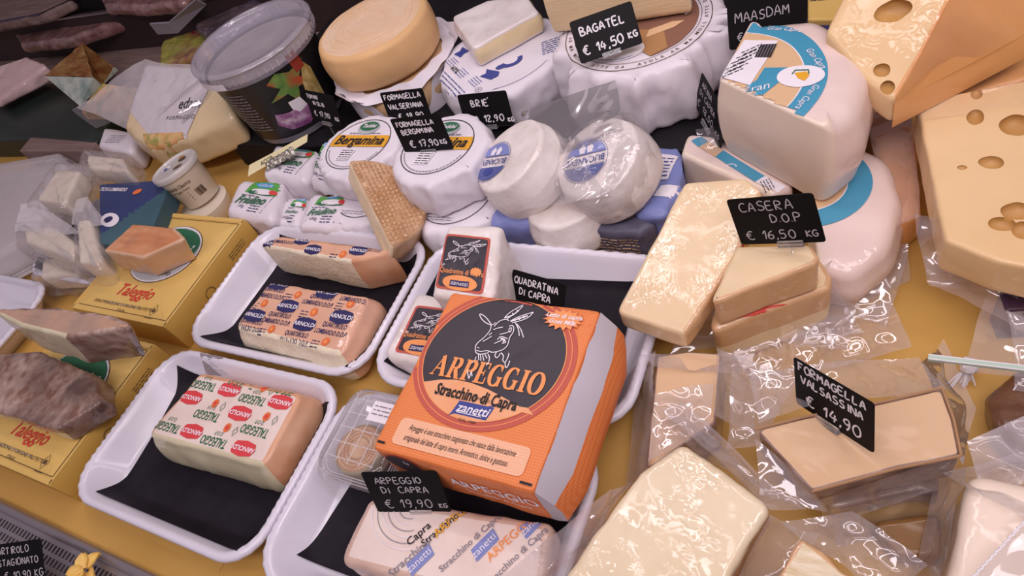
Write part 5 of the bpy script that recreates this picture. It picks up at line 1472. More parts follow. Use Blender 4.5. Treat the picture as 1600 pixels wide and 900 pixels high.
sachet('white cheese sachet with green panel, leftmost beside the bare yellow floor', [(374, 279), (440, 281), (424, 345), (347, 331)], .055, .0, 101)
sachet('white cheese sachet with green panel just behind the rim of the quartirolo tray', [(484, 300), (540, 304), (540, 356), (462, 356)], .052, .0, 102)
sachet('white sachet mostly hidden between the two front sachets with green panels', [(444, 306), (482, 306), (464, 352), (430, 350)], .040, .0, 103)
sachet('white sachet under the cream label strip, at the back of the sachets', [(428, 222), (496, 234), (476, 284), (408, 272)], .060, .0, 104)
t = sachet('white sachet with green panel standing upright against the left gold band wheel', [(505, 212), (530, 222), (520, 298), (478, 284)], .082, .040, 105, zs=[.098, .098, .060, .060])

t = thing('label_strip', 'cream plastic label strip with crinkled foil leaning across the rear sachet', 'label strip', tuple(at(430, 252, .066)))
a, b, c, d = [at(*q) - t.location for q in ((388, 276, .055), (480, 222, .085), (481, 210, .088), (390, 258, .066))]
nn = (b - a).cross(d - a).normalized() * .0008
MB().add([a, b, c, d, a + nn, b + nn, c + nn, d + nn], [(3, 2, 1, 0), (4, 5, 6, 7), (0, 1, 5, 4), (1, 2, 6, 5), (2, 3, 7, 6), (3, 0, 4, 7)]).build('strip', M_LABELY, t, smooth=0)
uu = (b - a).normalized(); vv = (d - a) - uu * (d - a).dot(uu); hh = vv.length; vv.normalize(); fl = nn.normalized() if nn.z > 0 or nn.y < 0 else -nn.normalized()
p = Print((a + b + c + d) / 4 + nn, uu, vv, lift=.0008); p.text('ACCO', -.022, 0, .009, 0, rot=0, bold=.01); p.build('lettering', [M_INK], t)
g = MB(); rng = random.Random(3)
cen = (a * .45 + b * .55)
v, f, mi = polyblock([Vector((x, y)) for x, y in dense([(-.030, -.006), (.030, -.006), (.030, .008), (-.030, .008)], .003)], -.002, .004, r=.003, amp=.003, nscale=180, seed=9)
g.add([cen + uu * q.x + vv * (q.y - .003) + uu.cross(vv) * q.z for q in v], f, mi); g.build('foil_clasp', M_GLIT, t, smooth=0)

# ------------------------------------------------------------------ pale goat cheeses on the right
import numpy as np


def fit_circle(pts):
    A = np.array([[2 * p.x, 2 * p.y, 1] for p in pts]); b = np.array([p.x ** 2 + p.y ** 2 for p in pts]); k = np.linalg.lstsq(A, b, rcond=None)[0]
    return Vector((k[0], k[1])), math.sqrt(k[2] + k[0] ** 2 + k[1] ** 2)


GZ0, GZ1 = .062, .160
ringp = [at(px, py, GZ1) for px, py in ((1178, 33), (1240, 48), (1280, 80), (1297, 115), (1286, 150), (1250, 184))]
rc_, rr_ = fit_circle(ringp)
A_, B_ = at(1123, 124, GZ1), at(1300, 222, GZ1)
gout = [(A_.x, A_.y), (-.052, .513), (-.030, .545), (-.026, .60), (-.042, .655), (-.085, .695), (-.152, .692)]
gc = Vector((sum(p[0] for p in gout) / 7, sum(p[1] for p in gout) / 7, GZ0))
t = thing('goat_cheese_half', 'pale goat cheese half wheel with blue ring and white barcode label', 'cheese', tuple(gc), group='pale goat cheeses with blue rings')
ou, ed = roundpoly([(p[0] - gc.x, p[1] - gc.y) for p in gout], [.006, .022, .04, .05, .05, .03, .006], spacing=.005)
m = MB(); v, f, mi = polyblock(ou, 0, GZ1 - GZ0, r=.024, rb=.016, ed=ed, amp=.0012, nscale=22, seed=110, arc=7, bulge=.006, rfac={0: .16, 6: .16}, matf=lambda z, e, p: 0 if (z == 1 and e == 0) else 1)
# cut faces are flat to the rim: pull the rounded band out over the two cuts
m.add(v, f, mi); m.build('cheese', [M_GOATPASTE, M_GOATRIND], t, smooth=55)
p = Print((0, 0, GZ1 - GZ0), host=m, lift=.0007, drop=.02)
lc_ = Vector((rc_.x - gc.x, rc_.y - gc.y))


def inside(q, poly):
    c = False; n = len(poly)
    for i in range(n):
        a, b = poly[i], poly[i - 1]
        if (a.y > q.y) != (b.y > q.y) and q.x < (b.x - a.x) * (q.y - a.y) / (b.y - a.y) + a.x: c = not c
    return c


def clipped(shape, poly):
    vs, fs = shape
    return vs, [f for f in fs if all(inside(vs[k], poly) for k in f)]


ouc = [q * .985 for q in ou]


def goat_ring(p, c, r, poly, w=.020):
    for k in range(6):
        a_, b_ = r - w + w * k / 6, r - w + w * (k + 1) / 6
        p.put(clipped(([q + c for q in ring2(a_, b_, n=160)[0]], ring2(a_, b_, n=160)[1]), poly), 0, 1)
    for k in range(12):
        a_, b_ = (r - w - .001) * k / 12, (r - w - .001) * (k + 1) / 12
        p.put(clipped(([q + c for q in ring2(a_, b_, n=160)[0]], ring2(a_, b_, n=160)[1]), poly), 1, 1)
    p.put(clipped(([q + c for q in ring2(r - w - .0012, r - w, n=160)[0]], ring2(r - w - .0012, r - w, n=160)[1]), poly), 2, 2)


goat_ring(p, lc_, rr_, ouc)

p.drop = .006


def gl(px, py): q = at(px, py, GZ1) - gc; return Vector((q.x, q.y))


p.poly([gl(1195, 108), gl(1235, 108), gl(1225, 125), gl(1192, 150), gl(1150, 146), gl(1182, 128)], 0, 3)
p.poly([gl(1163, 64), gl(1216, 66), gl(1172, 136), gl(1125, 122)], 2, 4)
u0, v0 = gl(1163, 64), gl(1216, 66)
for k in range(16):
    a = gl(1190 + k * 1.55, 72); b = gl(1180 + k * 1.55, 92); p.line([a, b], .0006 + .0006 * (k % 3 == 0), 3, 6)
for k in range(5): q = gl(1143 + k * 8, 114 - k * 9); p.small(q.x, q.y, .022, 2, .004, 3, rot=35, seed=k, lay=6)
q = gl(1251, 121); p.ell(q.x, q.y, .0215, .0165, 2, 4, rot=0); p.poly([Vector((q.x + a, q.y + b)) for a, b in ((-.006, .004), (.004, .006), (.008, 0), (.005, -.008), (-.002, -.004))], 4, 6); p.line([Vector((q.x + a, q.y + b)) for a, b in ((-.008, .002), (-.006, .008), (.006, .008), (.007, .002))], .0014, 5, 7)
for (px, py), rt in (((1275, 93), -60), ((1262, 153), -110), ((1225, 48), -15)):
    q = gl(px, py); p.text('Gran Capra', q.x, q.y, .0095, 2, rot=rt, shear=.3, lay=4, sx=.8)
q = gl(1178, 142); p.text('Gran', q.x, q.y, .014, 2, rot=20, shear=.3, lay=6)
p.build('label_print', [M_TEAL, M_TANPR, M_WINK, M_INK, M_GOLDB, M_GREEN], t)
t_g = t

# wheel underneath
out2 = [(-.078, .560), (-.050, .436), (-.020, .430), (.008, .470), (.014, .530), (-.002, .590), (-.045, .62)]
c2_ = Vector((-.025, .525, 0)); t = thing('goat_cheese_half', 'pale goat cheese half wheel in a loose bag, lying underneath the labelled half', 'cheese', tuple(c2_), group='pale goat cheeses with blue rings')
ou, ed = roundpoly([(p_[0] - c2_.x, p_[1] - c2_.y) for p_ in out2], [.006, .012, .03, .04, .04, .04, .03], spacing=.006)
m = MB(); v, f, mi = polyblock(ou, 0, .060, r=.018, rb=.014, ed=ed, amp=.001, nscale=22, seed=112, arc=6, bulge=.004, rfac={0: .2, 6: .2}, matf=lambda z, e, p: 0 if (z == 1 and e == 0) else 1); m.add(v, f, mi); m.build('cheese', [M_GOATPASTE, M_GOATRIND], t, smooth=55)
p = Print((0, 0, .060), host=m, lift=.0007, drop=.02); goat_ring(p, Vector((-.050, .020)), .060, [q * .985 for q in ou], .022); p.build('label_print', [M_TEAL, M_TANPR, M_WINK], t)
bagsheet('bag_skirt', [(1330, 300, .05), (1400, 250, .03), (1425, 440, .003), (1335, 480, .003)], t, M_BAG, .006, 121)
bagsheet('bag_end', [(1345, 390, .03), (1420, 380, .02), (1385, 515, .003), (1320, 500, .004)], t, M_BAG, .006, 122)

t, m, org = slab('goat_cheese_slice', 'thin pale goat cheese slice with a blue stripe, left of the half wheel', 'cheese', [(1075, 208), (1120, 212), (1245, 290), (1205, 305), (1062, 240)], .061, .004, [M_GOATRIND, M_GOATPASTE], lambda z, e, p: 1 if e in (3, 4) and z == 1 else 0, r=.006, cr=.008, amp=.001, group='pale goat cheeses with blue rings')
p = Print((0, 0, .057), host=m, lift=.0008)


def gs(px, py): q = at(px, py, .061) - org; return Vector((q.x, q.y))


p.poly([gs(1080, 221), gs(1095, 214), gs(1107, 222), gs(1092, 231)], 0, 1); p.poly([gs(1092, 231), gs(1107, 222), gs(1130, 236), gs(1118, 246)], 1, 1); p.poly([gs(1118, 246), gs(1130, 236), gs(1195, 276), gs(1180, 285)], 0, 1)
p.poly([gs(1180, 285), gs(1195, 276), gs(1228, 292), gs(1215, 300)], 2, 1); a = gs(1205, 288); p.small(a.x, a.y, .016, 4, .003, 3, rot=-60, lay=3); a = gs(1140, 260); p.text('C', a.x, a.y, .014, 2, rot=-40, shear=.3, lay=3)
p.build('label_print', [M_TEAL, M_TANPR, M_WINK, M_INK], t)
bagsheet('film_end', [(1085, 205, .085), (1112, 200, .095), (1125, 240, .085), (1100, 240, .080)], t, M_FILM, .003, 124, 10, 10)

# ------------------------------------------------------------------ casera wedges
t, m, org = slab('casera_wedge', 'long ivory casera wedge in cling film, leaning from the wrapped packages to the tray rim', 'cheese', [(1069, 282), (1165, 280), (1192, 298), (1150, 400), (1070, 524), (963, 488)], .092, .055, [M_CASERA, M_CASRIND],
                 lambda z, e, p: 1 if (z == 1 and e in (2, 3)) else 0, r=.004, cr=.007, amp=.0012, zs=[.118, .118, .118, .104, .080, .080], thick=.026, group='ivory casera wedges')
# thin it: the underside follows the top
ob = [c for c in t.children][0]
for vv in ob.data.vertices:
    pass
p = Print((0, 0, 0)); q0 = at(1150, 398, .100) - org; q1 = at(1122, 445, .090) - org
sl_ = (q1 - q0); nrm_ = Vector((-sl_.y, sl_.x, 0)).normalized(); nrm_ = nrm_ if nrm_.x > 0 else -nrm_
p = Print((q0 + q1) / 2 + Vector((0, 0, -.006)), -sl_ if (-sl_).cross(Vector((0, 0, 1))).dot(nrm_) > 0 else sl_, (0, 0, 1), host=m, lift=.0008)
p.n = nrm_; p.poly([(-.030, -.006), (.030, -.006), (.030, .005), (-.030, .005)], 0, 1); p.text('CASERA', 0, 0, .009, 1, lay=3); p.poly([(.030, -.006), (.040, -.006), (.040, .005), (.030, .005)], 2, 1)
p.build('red_band', [M_INKRED, M_WINK, M_GOLDB], t)
t, m, org = slab('casera_wedge', 'ivory casera wedge in cling film under the casera price card', 'cheese', [(1150, 384), (1268, 381), (1281, 402), (1275, 412), (1108, 476)], .104, .066, [M_CASERA, M_CASRIND], lambda z, e, p: 1 if (z == 1 and e in (1, 2, 3)) else 0, r=.004, cr=.006, amp=.0012, group='ivory casera wedges')
p = Print((0, 0, 0), (1, 0, 0), (0, 0, 1))
t, m, org = slab('casera_wedge', 'lower casera block with a red mark inside a loose bag, beneath the carded wedge', 'cheese', [(1120, 420), (1280, 400), (1300, 432), (1296, 450), (1110, 520)], .065, .002, [M_CASERA, M_CASRIND], lambda z, e, p: 1 if z == 1 and p.z > .03 else 0, r=.005, cr=.008, amp=.0012, group='ivory casera wedges')
p = Print((0, 0, .063), host=m, lift=.0007); a = at(1195, 470, .065) - org
p.poly([Vector((a.x + x, a.y + y)) for x, y in ((-.025, -.026), (.022, -.004), (.024, .002), (-.026, -.018))], 0, 1); p.build('red_mark', [M_INKRED], t)
bagsheet('loose_bag', [(1060, 500, .03), (1300, 430, .055), (1350, 520, .004), (1040, 560, .004)], t, M_BAG, .006, 131, 30, 18)
bagsheet('bag_front', [(1120, 525, .03), (1400, 470, .012), (1440, 556, .006), (1150, 590, .012)], t, M_BAG, .010, 133, 34, 20)
bagsheet('bag_tail', [(1290, 430, .05), (1345, 470, .02), (1330, 545, .004), (1230, 530, .01)], t, M_BAG, .006, 132)

# ------------------------------------------------------------------ holed cheeses
HZ = .15


def holes(t, m, org, z, spots):
    sp = []
    for (px, py, a, b, rot) in spots:
        q = at(px, py, z) - org; sp.append((q.x, q.y, a, b, rot))
    cut_eyes(t, [c for c in t.children if c.name.startswith('cheese')][0], m, sp)


t, m, org = slab('holed_cheese_wedge', 'big wedge of holed cheese with orange rind in film, top right', 'cheese', [(1335, -40), (1290, 50), (1340, 112), (1397, 160), (1440, 85), (1505, -40)], .155, .06, [M_EMM, M_EMMRIND], lambda z, e, p: 0 if z != 1 else (0 if e in (0, 1, 2) else 1), r=.004, cr=.006, amp=.001, zs=[.200, .172, .154, .140, .165, .200], thick=.03, group='holed cheese pieces')
bagsheet('film_fold', [(1398, 160, .148), (1500, -20, .215), (1600, 60, .15), (1450, 130, .12)], t, M_FILMT, .004, 141)
# the sloping rind side
rm = MB()
vs = [at(*q) - org for q in ((1505, -40, .199), (1440, 85, .164), (1398, 160, .1395), (1440, 139, .132), (1520, 98, .130), (1620, 44, .135), (1660, -40, .16))]
nb = [p_ - Vector((0, 0, .03)) for p_ in vs]; k = len(vs)
rm.add(vs + nb, [tuple(range(k))] + [(i, (i + 1) % k, k + (i + 1) % k, k + i) for i in range(k)]); rm.build('rind_side', M_EMMRIND, t, smooth=30)
holes(t, m, org, .175, [(1395, 28, .017, .012, 20), (1410, 6, .012, .013, 0), (1381, 81, .007, .008, 30), (1391, 97, .006, .010, 0), (1443, 17, .0022, .003, 0)])
t, m, org = slab('holed_cheese_block', 'upright holed cheese block in film at the right edge, below the big wedge', 'cheese', [(1432, 158), (1520, 140), (1640, 118), (1660, 430), (1560, 408), (1476, 375)], .10, .04, [M_EMM, M_EMMRIND], lambda z, e, p: 0, thick=.04, r=.004, cr=.008, amp=.001, group='holed cheese pieces')
holes(t, m, org, .10, [(1524, 183, .007, .011, 0), (1588, 195, .013, .015, 0), (1526, 135 + 12, .005, .008, 0), (1549, 254, .010, .008, 0), (1590, 330, .012, .010, 20), (1566, 350, .010, .008, 0), (1598, 360, .008, .010, 0), (1503, 262, .004, .003, 0)])
bagsheet('film_top', [(1425, 165, .104), (1600, 120, .110), (1610, 160, .106), (1440, 185, .104)], t, M_FILMT, .004, 142)
bagsheet('loose_bag', [(1430, 330, .09), (1620, 380, .09), (1620, 500, .02), (1455, 460, .03)], t, M_BAG, .008, 143, 30, 20)
bagsheet('bag_mouth', [(1448, 395, .06), (1600, 430, .06), (1600, 560, .012), (1455, 465, .02)], t, M_BAG, .009, 144, 30, 20)
bagsheet('bag_neck', [(1540, 440, .05), (1620, 440, .05), (1600, 600, .02), (1490, 600, .006)], t, M_BAG, .010, 145, 26, 20)
kn = MB(); q = at(1512, 575, .012); t_loc = q - t.location
v, f, mi = polyblock(circle(.007, 24), 0, .010, r=.004, amp=.003, nscale=150, seed=4); kn.add([p_ + t_loc for p_ in v], f, mi); kn.build('bag_knot', mat('white frosted plastic', 'e9e4e8', rough=.3, coat=.8), t, smooth=60)
tail = MB(); rng = random.Random(2)
for k in range(14):
    a = q - t.location; e = at(1480 + k * 3.4, 600 + 6 * math.sin(k), .004) - t.location; tail.tube([a, (a + e) / 2 + Vector((0, 0, .003)), e], .0007, n=4)
tail.build('bag_tail', mat('white frosted plastic', 'e9e4e8', rough=.3, coat=.8), t)
t, m, org = slab('holed_cheese_piece', 'flat yellow cheese piece wrapped in film behind the right hand block', 'cheese', [(1488, 118), (1640, 60), (1660, 110), (1500, 150)], .085, 0, [M_EMMRIND], None, r=.006, cr=.008, amp=.001, group='holed cheese pieces')
t, m, org = slab('holed_cheese_piece', 'tan cheese piece in film sunk between the goat cheese and the holed block', 'cheese', [(1350, 175), (1425, 150), (1442, 330), (1408, 352), (1378, 290)], .045, 0, [M_EMMRIND], None, r=.008, cr=.012, amp=.0015, group='holed cheese pieces')
bagsheet('film', [(1350, 180, .052), (1428, 150, .055), (1440, 340, .048), (1400, 360, .046)], t, M_BAG, .005, 146)
t, m, org = slab('holed_cheese_piece', 'tan cheese piece carrying the big top right wedge', 'cheese', [(1362, 0), (1410, 58), (1478, 28), (1478, -40), (1380, -40)], .105, 0, [M_EMMRIND], None, r=.008, cr=.012, amp=.0015, group='holed cheese pieces')
t, m, org = slab('dark_package', 'small dark red and blue package inside the bag at the right edge', 'package', [(1560, 452), (1640, 436), (1640, 480), (1572, 486)], .045, .0, [mat('dark red and blue print', '4a2530', '2c3458', ns=14, rough=.4)], None, r=.003, cr=.004, amp=.001)
t, m, org = slab('yellow_package', 'yellow printed package lying behind the top right wedge', 'package', [(1262, -30), (1335, -30), (1312, 30), (1262, 30)], .07, .0505, [M_CARTON], None, r=.003, cr=.004, amp=.0005)
p = Print((0, 0, .02), host=m, lift=.0006); a = at(1278, 12, .07) - org; p.line([(a.x - .02, a.y), (a.x + .03, a.y + .01)], .004, 0); p.small(a.x, a.y + .02, .04, 2, .005, 1); p.build('printing', [M_WINK, M_INK], t)
t, m, org = slab('blue_package', 'dark blue package corner showing beside the MAASDAM card', 'package', [(1262, 22), (1310, 24), (1285, 55), (1255, 48)], .062, .0505, [M_NAVY], None, r=.003, cr=.004, amp=.0005)
# ------------------------------------------------------------------ tan wedges and vacuum packs, lower right
t, m, org = slab('tan_wedge', 'large tan formagella wedge in a clear bag, carrying the VALSASSINA card', 'cheese', [(1180, 671), (1255, 652), (1380, 628), (1472, 606), (1490, 655), (1502, 712), (1400, 732), (1268, 768)], .064, .026, [M_VAL, M_VALRIND],
                 lambda z, e, p: 1 if z == 1 else 0, r=.0022, cr=.006, amp=.0008, group='tan cheese wedges')
eg = MB(); topo = [at(*q, .0645) - org for q in ((1180, 671), (1255, 652), (1380, 628), (1472, 606), (1490, 655), (1502, 712), (1400, 732), (1268, 768))]
eg.tube([p_ + Vector((0, 0, .0002)) for p_ in topo[0:4]] , .0012, n=6); eg.tube(topo[3:6], .0012, n=6); eg.tube(topo[5:8], .0012, n=6); eg.build('rind_rim', M_VALEDGE, t)
bagsheet('bag_rear', [(1165, 585, .058), (1440, 560, .055), (1478, 606, .068), (1185, 660, .068)], t, M_BAG, .007, 151, 34, 14, 34)
bagsheet('bag_left', [(1135, 562, .03), (1235, 585, .045), (1185, 690, .060), (1128, 700, .05)], t, M_BAG, .009, 149, 18, 20, 30)
bagsheet('bag_end', [(1440, 560, .05), (1475, 540, .02), (1520, 640, .02), (1500, 712, .05)], t, M_BAG, .006, 152, 16, 20)
bagsheet('bag_front', [(1180, 690, .069), (1268, 772, .068), (1300, 800, .05), (1180, 770, .06)], t, M_BAG, .006, 153, 20, 14, 40)
bagsheet('bag_side', [(1280, 775, .060), (1500, 718, .060), (1480, 770, .035), (1300, 815, .035)], t, M_FILM, .004, 154, 26, 10)
t, m, org = slab('tan_wedge', 'second formagella wedge under the carded one, showing only its glittering rind', 'cheese', [(1250, 690), (1470, 690), (1468, 775), (1440, 765), (1300, 795)], .025, .002, [M_VALRIND], None, r=.003, cr=.005, amp=.001, group='tan cheese wedges')
bagsheet('bag_front', [(1290, 800, .030), (1470, 762, .028), (1466, 830, .004), (1310, 850, .004)], t, M_FILM, .005, 155, 26, 12, 50)
t, m, org = slab('tan_wedge', 'narrow tan wedge standing in film beside the orange packet', 'cheese', [(1026, 556), (1075, 548), (1128, 552), (1118, 660), (1008, 738)], .052, .002, [M_VAL, M_VALRIND], lambda z, e, p: 1 if z == 1 else 0, r=.002, cr=.005, amp=.0008, group='tan cheese wedges')
bagsheet('bag_left', [(1024, 553, .062), (1008, 740, .062), (978, 760, .01), (1000, 570, .02)], t, M_BAG, .006, 156, 30, 10)
bagsheet('bag_right', [(1128, 552, .062), (1180, 570, .04), (1180, 690, .03), (1120, 660, .062)], t, M_BAG, .006, 157, 16, 20)
bagsheet('bag_top', [(1020, 620, .065), (1125, 600, .066), (1118, 672, .068), (1010, 720, .066)], t, M_BAG, .005, 158, 20, 16, 40)
bagsheet('bag_rear', [(1000, 552, .05), (1170, 548, .05), (1165, 580, .055), (1020, 570, .06)], t, M_BAG, .005, 159, 20, 8)

t, m, org = slab('vacuum_cheese', 'ivory vacuum packed wedge nearest the camera at the bottom, tapering to a point', 'cheese', [(1066, 690), (1092, 708), (1206, 790), (1170, 845), (1110, 960), (845, 960), (925, 835), (1000, 737)], .088, .055, [M_PEC, M_PECRIND], lambda z, e, p: 1 if (z == 1 and e in (2, 3) and p.z < .024) else 0, r=.006, cr=.010, amp=.0012, ns=60, seed=161, caps=16, group='vacuum packed cheeses')
bagsheet('bag_seam', [(1040, 640, .075), (1070, 625, .070), (1260, 800, .060), (1210, 800, .080)], t, M_BAG, .005, 162, 36, 8, 45)
bagsheet('bag_left', [(990, 740, .086), (845, 960, .086), (780, 930, .03), (960, 760, .05)], t, M_BAG, .007, 163, 34, 12)
bagsheet('bag_top', [(1030, 650, .066), (1080, 640, .064), (1200, 760, .082), (1090, 706, .088)], t, M_FILM, .005, 164, 24, 12, 45)
bagsheet('bag_right', [(1206, 790, .084), (1290, 830, .05), (1230, 960, .03), (1120, 960, .084)], t, M_BAG, .008, 165, 24, 24)
t, m, org = slab('rough_cheese', 'rough cream cheese corner with streaked face poking from a bag at the bottom edge', 'cheese', [(1252, 838), (1335, 905), (1300, 980), (1180, 960)], .072, .004, [M_ROUGHC, M_CASRIND], lambda z, e, p: 0 if z == 2 else 1, r=.003, cr=.005, amp=.0018, ns=80, seed=171)
bagsheet('bag', [(1215, 800, .07), (1330, 800, .05), (1480, 900, .05), (1400, 960, .06)], t, M_BAG, .008, 172, 34, 18, 34)
t, m, org = slab('vacuum_cheese', 'pale wrapped cheese with a ribbed bag seal at the bottom right corner', 'cheese', [(1515, 735), (1640, 760), (1640, 980), (1460, 980), (1490, 860)], .070, .004, [M_GOATPASTE, M_CASERA], None, r=.010, cr=.014, amp=.0016, ns=40, seed=173, group='vacuum packed cheeses')
bagsheet('bag_top', [(1470, 740, .055), (1620, 700, .05), (1640, 830, .078), (1505, 760, .076)], t, M_BAG, .006, 174, 24, 16)
bagsheet('bag_left', [(1510, 730, .074), (1455, 975, .074), (1415, 960, .02), (1475, 720, .03)], t, M_BAG, .006, 175, 30, 12)
bagsheet('bag_seal', [(1620, 790, .080), (1530, 900, .080), (1600, 930, .078), (1660, 800, .078)], t, M_BAG, .002, 176, 20, 8)
rb2 = MB()
for k in range(13):
    a = at(1606 - k * 7.0, 812 + k * 7.5, .083) - org; e = at(1596 - k * 7.0, 806 + k * 7.5 + 12, .083) - org; rb2.tube([a, e], .0007, n=5)
rb2.build('seal_ribs', M_WINK, t)
t, m, org = slab('dark_rind_cheese', 'dark brown rinded cheese at the right edge, partly under film', 'cheese', [(1600, 568), (1660, 570), (1660, 720), (1590, 700), (1556, 660), (1548, 610)], .040, .002, [M_DARKRIND], None, r=.012, cr=.02, amp=.003, ns=50, seed=181)
bagsheet('bag', [(1500, 690, .03), (1600, 640, .05), (1640, 720, .05), (1520, 770, .02)], t, M_MILKY, .008, 182, 24, 18)
bagsheet('bag_upper', [(1560, 470, .05), (1640, 500, .05), (1640, 600, .045), (1580, 590, .045)], t, M_BAG, .008, 183, 18, 18)
t, m, org = slab('brown_slab', 'dark brown slab low between the bags at the bottom right', 'cheese', [(1360, 815), (1472, 800), (1472, 870), (1400, 868)], .022, .001, [mat('dark amber rind', '7a521f', '8b6126', ns=10, rough=.4, coat=.6, coatr=.1)], None, r=.004, cr=.006, amp=.001, seed=184)
t = thing('glass_strip', 'pale green edged glass strip lying over the bags at the right', 'glass strip', tuple(at(1525, 568, .075)))
a, b = at(1450, 559, .075) - t.location, at(1660, 584, .075) - t.location
g = MB(); dx = (b - a).normalized(); sy_ = Vector((-dx.y, dx.x, 0)); vs = []
for p_ in (a, b):
    for s_, z_ in ((-1, -1), (1, -1), (1, 1), (-1, 1)): vs.append(p_ + sy_ * s_ * .0020 + Vector((0, 0, z_ * .0018)))
g.add(vs, [(0, 1, 2, 3), (7, 6, 5, 4)] + [(i, i + 4, (i + 1) % 4 + 4, (i + 1) % 4) for i in range(4)]); g.build('strip', M_GLASSEDGE, t, smooth=0)
w_ = MB()
for s_ in (-1, 1): w_.tube([a + sy_ * s_ * .0020 + Vector((0, 0, .0018)), b + sy_ * s_ * .0020 + Vector((0, 0, .0018))], .0005, n=5)
w_.build('bright_edge', M_WINK, t)

# ------------------------------------------------------------------ bags, tubs and packs on the left
D5 = make_tray('white dish under the bagged white cheeses at the left', Vector((-1.165, .385, 0)), .22, .18)
D6 = make_tray('white dish cut by the left edge, behind the brown slabs', at(-40, 500, .04), .24, .18)
make_liner('black liner showing at the front of the bagged cheese dish', D5, [(60, 330), (200, 345), (155, 458), (20, 440)], .22, .18)
t, m, org = slab('navy_carton', 'navy carton with a teal glass veil painted on its right, white lettering and an orange dot, left of the tub', 'carton', [(155, 288), (268, 280), (226, 386), (155, 380)], .078, .046, [M_NAVYBOX, M_TEALBOX], lambda z, e, p: 1 if (p.x - p.y * .6 > .012) else 0, r=.002, cr=.003, amp=.0004)  # teal on the right paints the veil of the glass over navy card
p = Print((0, 0, .032), host=m, lift=.0007); a = at(178, 297, .078) - org; p.text('TICHI LOMBARDO', a.x, a.y, .0115, 0, sx=.75, bold=.02, rot=2); a = at(215, 300, .078) - org; p.ell(a.x, a.y, .009, .006, 1, rot=20)
a = at(172, 344, .078) - org; p.ell(a.x, a.y, .026, .013, 0, 1, rot=-15); p.ell(a.x - .004, a.y, .010, .007, 2, 2); p.build('lettering', [M_WINK, M_DOT, M_NAVY], t)
for k, (lab, px, z1, z0, wh) in enumerate((
        ('square white cheese in a bag, topmost in the left dish', [(88, 264), (124, 266), (100, 318), (56, 312)], .105, .068, 0),
        ('white cheese block in a knotted bag at the middle of the left dish', [(35, 356), (85, 352), (120, 382), (112, 404), (40, 378)], .085, .045, 1),
        ('upright narrow bagged cheese between the dish and the orange chunk', [(118, 345), (140, 340), (160, 410), (122, 410)], .085, .020, 2),
        ('lowest white cheese in the left dish, beside the dish front rim', [(66, 402), (120, 404), (120, 428), (62, 432)], .050, .012, 3),
        ('grey bagged cheese behind the navy carton', [(134, 240), (190, 246), (200, 268), (136, 262)], .10, .065, 4))):
    t, m, org = slab('bagged_cheese', lab, 'bagged cheese', px, z1, z0, [mat('soft white cheese', 'e8dccb', 'dfd0bd', ns=14, rough=.5, coat=.6, coatr=.1, wrinkle=.003, wscale=30)], None, r=.006, cr=.008, amp=.0015, seed=190 + k, group='bagged white cheeses')
    xs = [q[0] for q in px]; ys = [q[1] for q in px]; X0, X1, Y0, Y1 = min(xs) - 12, max(xs) + 14, min(ys) - 8, max(ys) + 14
    P = [at(q[0], q[1], z1) - org for q in px]
    ou, ed = roundpoly([(p_.x * 1.22 + (.006 if p_.x > 0 else -.006), p_.y * 1.25 + (.006 if p_.y > 0 else -.006)) for p_ in P], .014, spacing=.004)
    hb = MB(); v, f, mi = polyblock(ou, -.004, z1 - z0 + .006, r=.012, rb=.008, ed=ed, amp=.005, nscale=42, seed=205 + k, ridge=.6, caps=10, side=7); hb.add(v, f, mi); hb.build('bag', M_HULL, t, smooth=60)
    if k in (1, 2): bagsheet('bag_neck', [(X0 + 10, Y0 - 25, z1 + .02), (X0 + 28, Y0 - 28, z1 + .022), (X1 - 6, Y0 + 20, z1), (X0, Y0 + 20, z1)], t, M_MILKY, .006, 210 + k, 16, 16, 40)
CBX = [(-60, 262), (92, 236), (108, 252), (48, 372), (-60, 430)]
t, m, org = slab('clear_box', 'milky clear plastic food box lying upside down at the left edge behind the bags', 'plastic box', CBX, .058, .012, [M_MILKY], None, r=.012, cr=.02, amp=.0008, taper=.008)
rm_ = MB()
for zz, gg in ((.002, 1.10), (.006, 1.07), (.040, .86)):
    P = [(at(*p_, .058) - org) * gg for p_ in CBX]; ou, _ = roundpoly([(p_.x, p_.y) for p_ in P], .02, spacing=.01)
    rm_.tube([(p_.x, p_.y, zz) for p_ in ou] + [(ou[0].x, ou[0].y, zz)], .0012, n=6)
rm_.build('rim_ridges', M_MILKY, t)
fl_ = MB(); v, f, mi = polyblock(roundpoly([(p_.x, p_.y) for p_ in [(at(*q_, .058) - org) * 1.12 for q_ in CBX]], .02, spacing=.01)[0], 0, .002, r=.0008, caps=4, side=2, arc=1); fl_.add(v, f, mi); fl_.build('flange', M_MILKY, t)

# translucent tubs
c = at(268, 264, .100)
t = thing('cheese_tub', 'translucent tub with printed lid stacked on another tub, beside the sachets', 'tub', (c.x + .004, c.y + .006, .030), (math.radians(-3), math.radians(-9), 0), 'translucent tubs')
b = MB(); b.lathe([(0, 0), (.029, 0), (.032, .003), (.037, .060), (.038, .062)], 0, 56); b.build('cup', M_TUB, t)
b = MB(); b.lathe([(.038, .060), (.0405, .060), (.0412, .063), (.0412, .068), (.040, .070), (.038, .070), (.036, .0675), (0, .0675)], 0, 64); b.build('lid', M_LIDW, t)
p = Print((0, 0, .0678), lift=.0006)
p.ell(.006, .016, .008, .006, 0, 1, 20); p.ell(-.014, -.006, .009, .007, 1, 1, 40); p.ell(.016, -.004, .009, .005, 2, 1, 40); p.ell(.018, -.006, .005, .003, 0, 2, 40); p.ell(-.002, .022, .008, .004, 3, 1); p.ell(-.014, -.008, .005, .004, 4, 2)
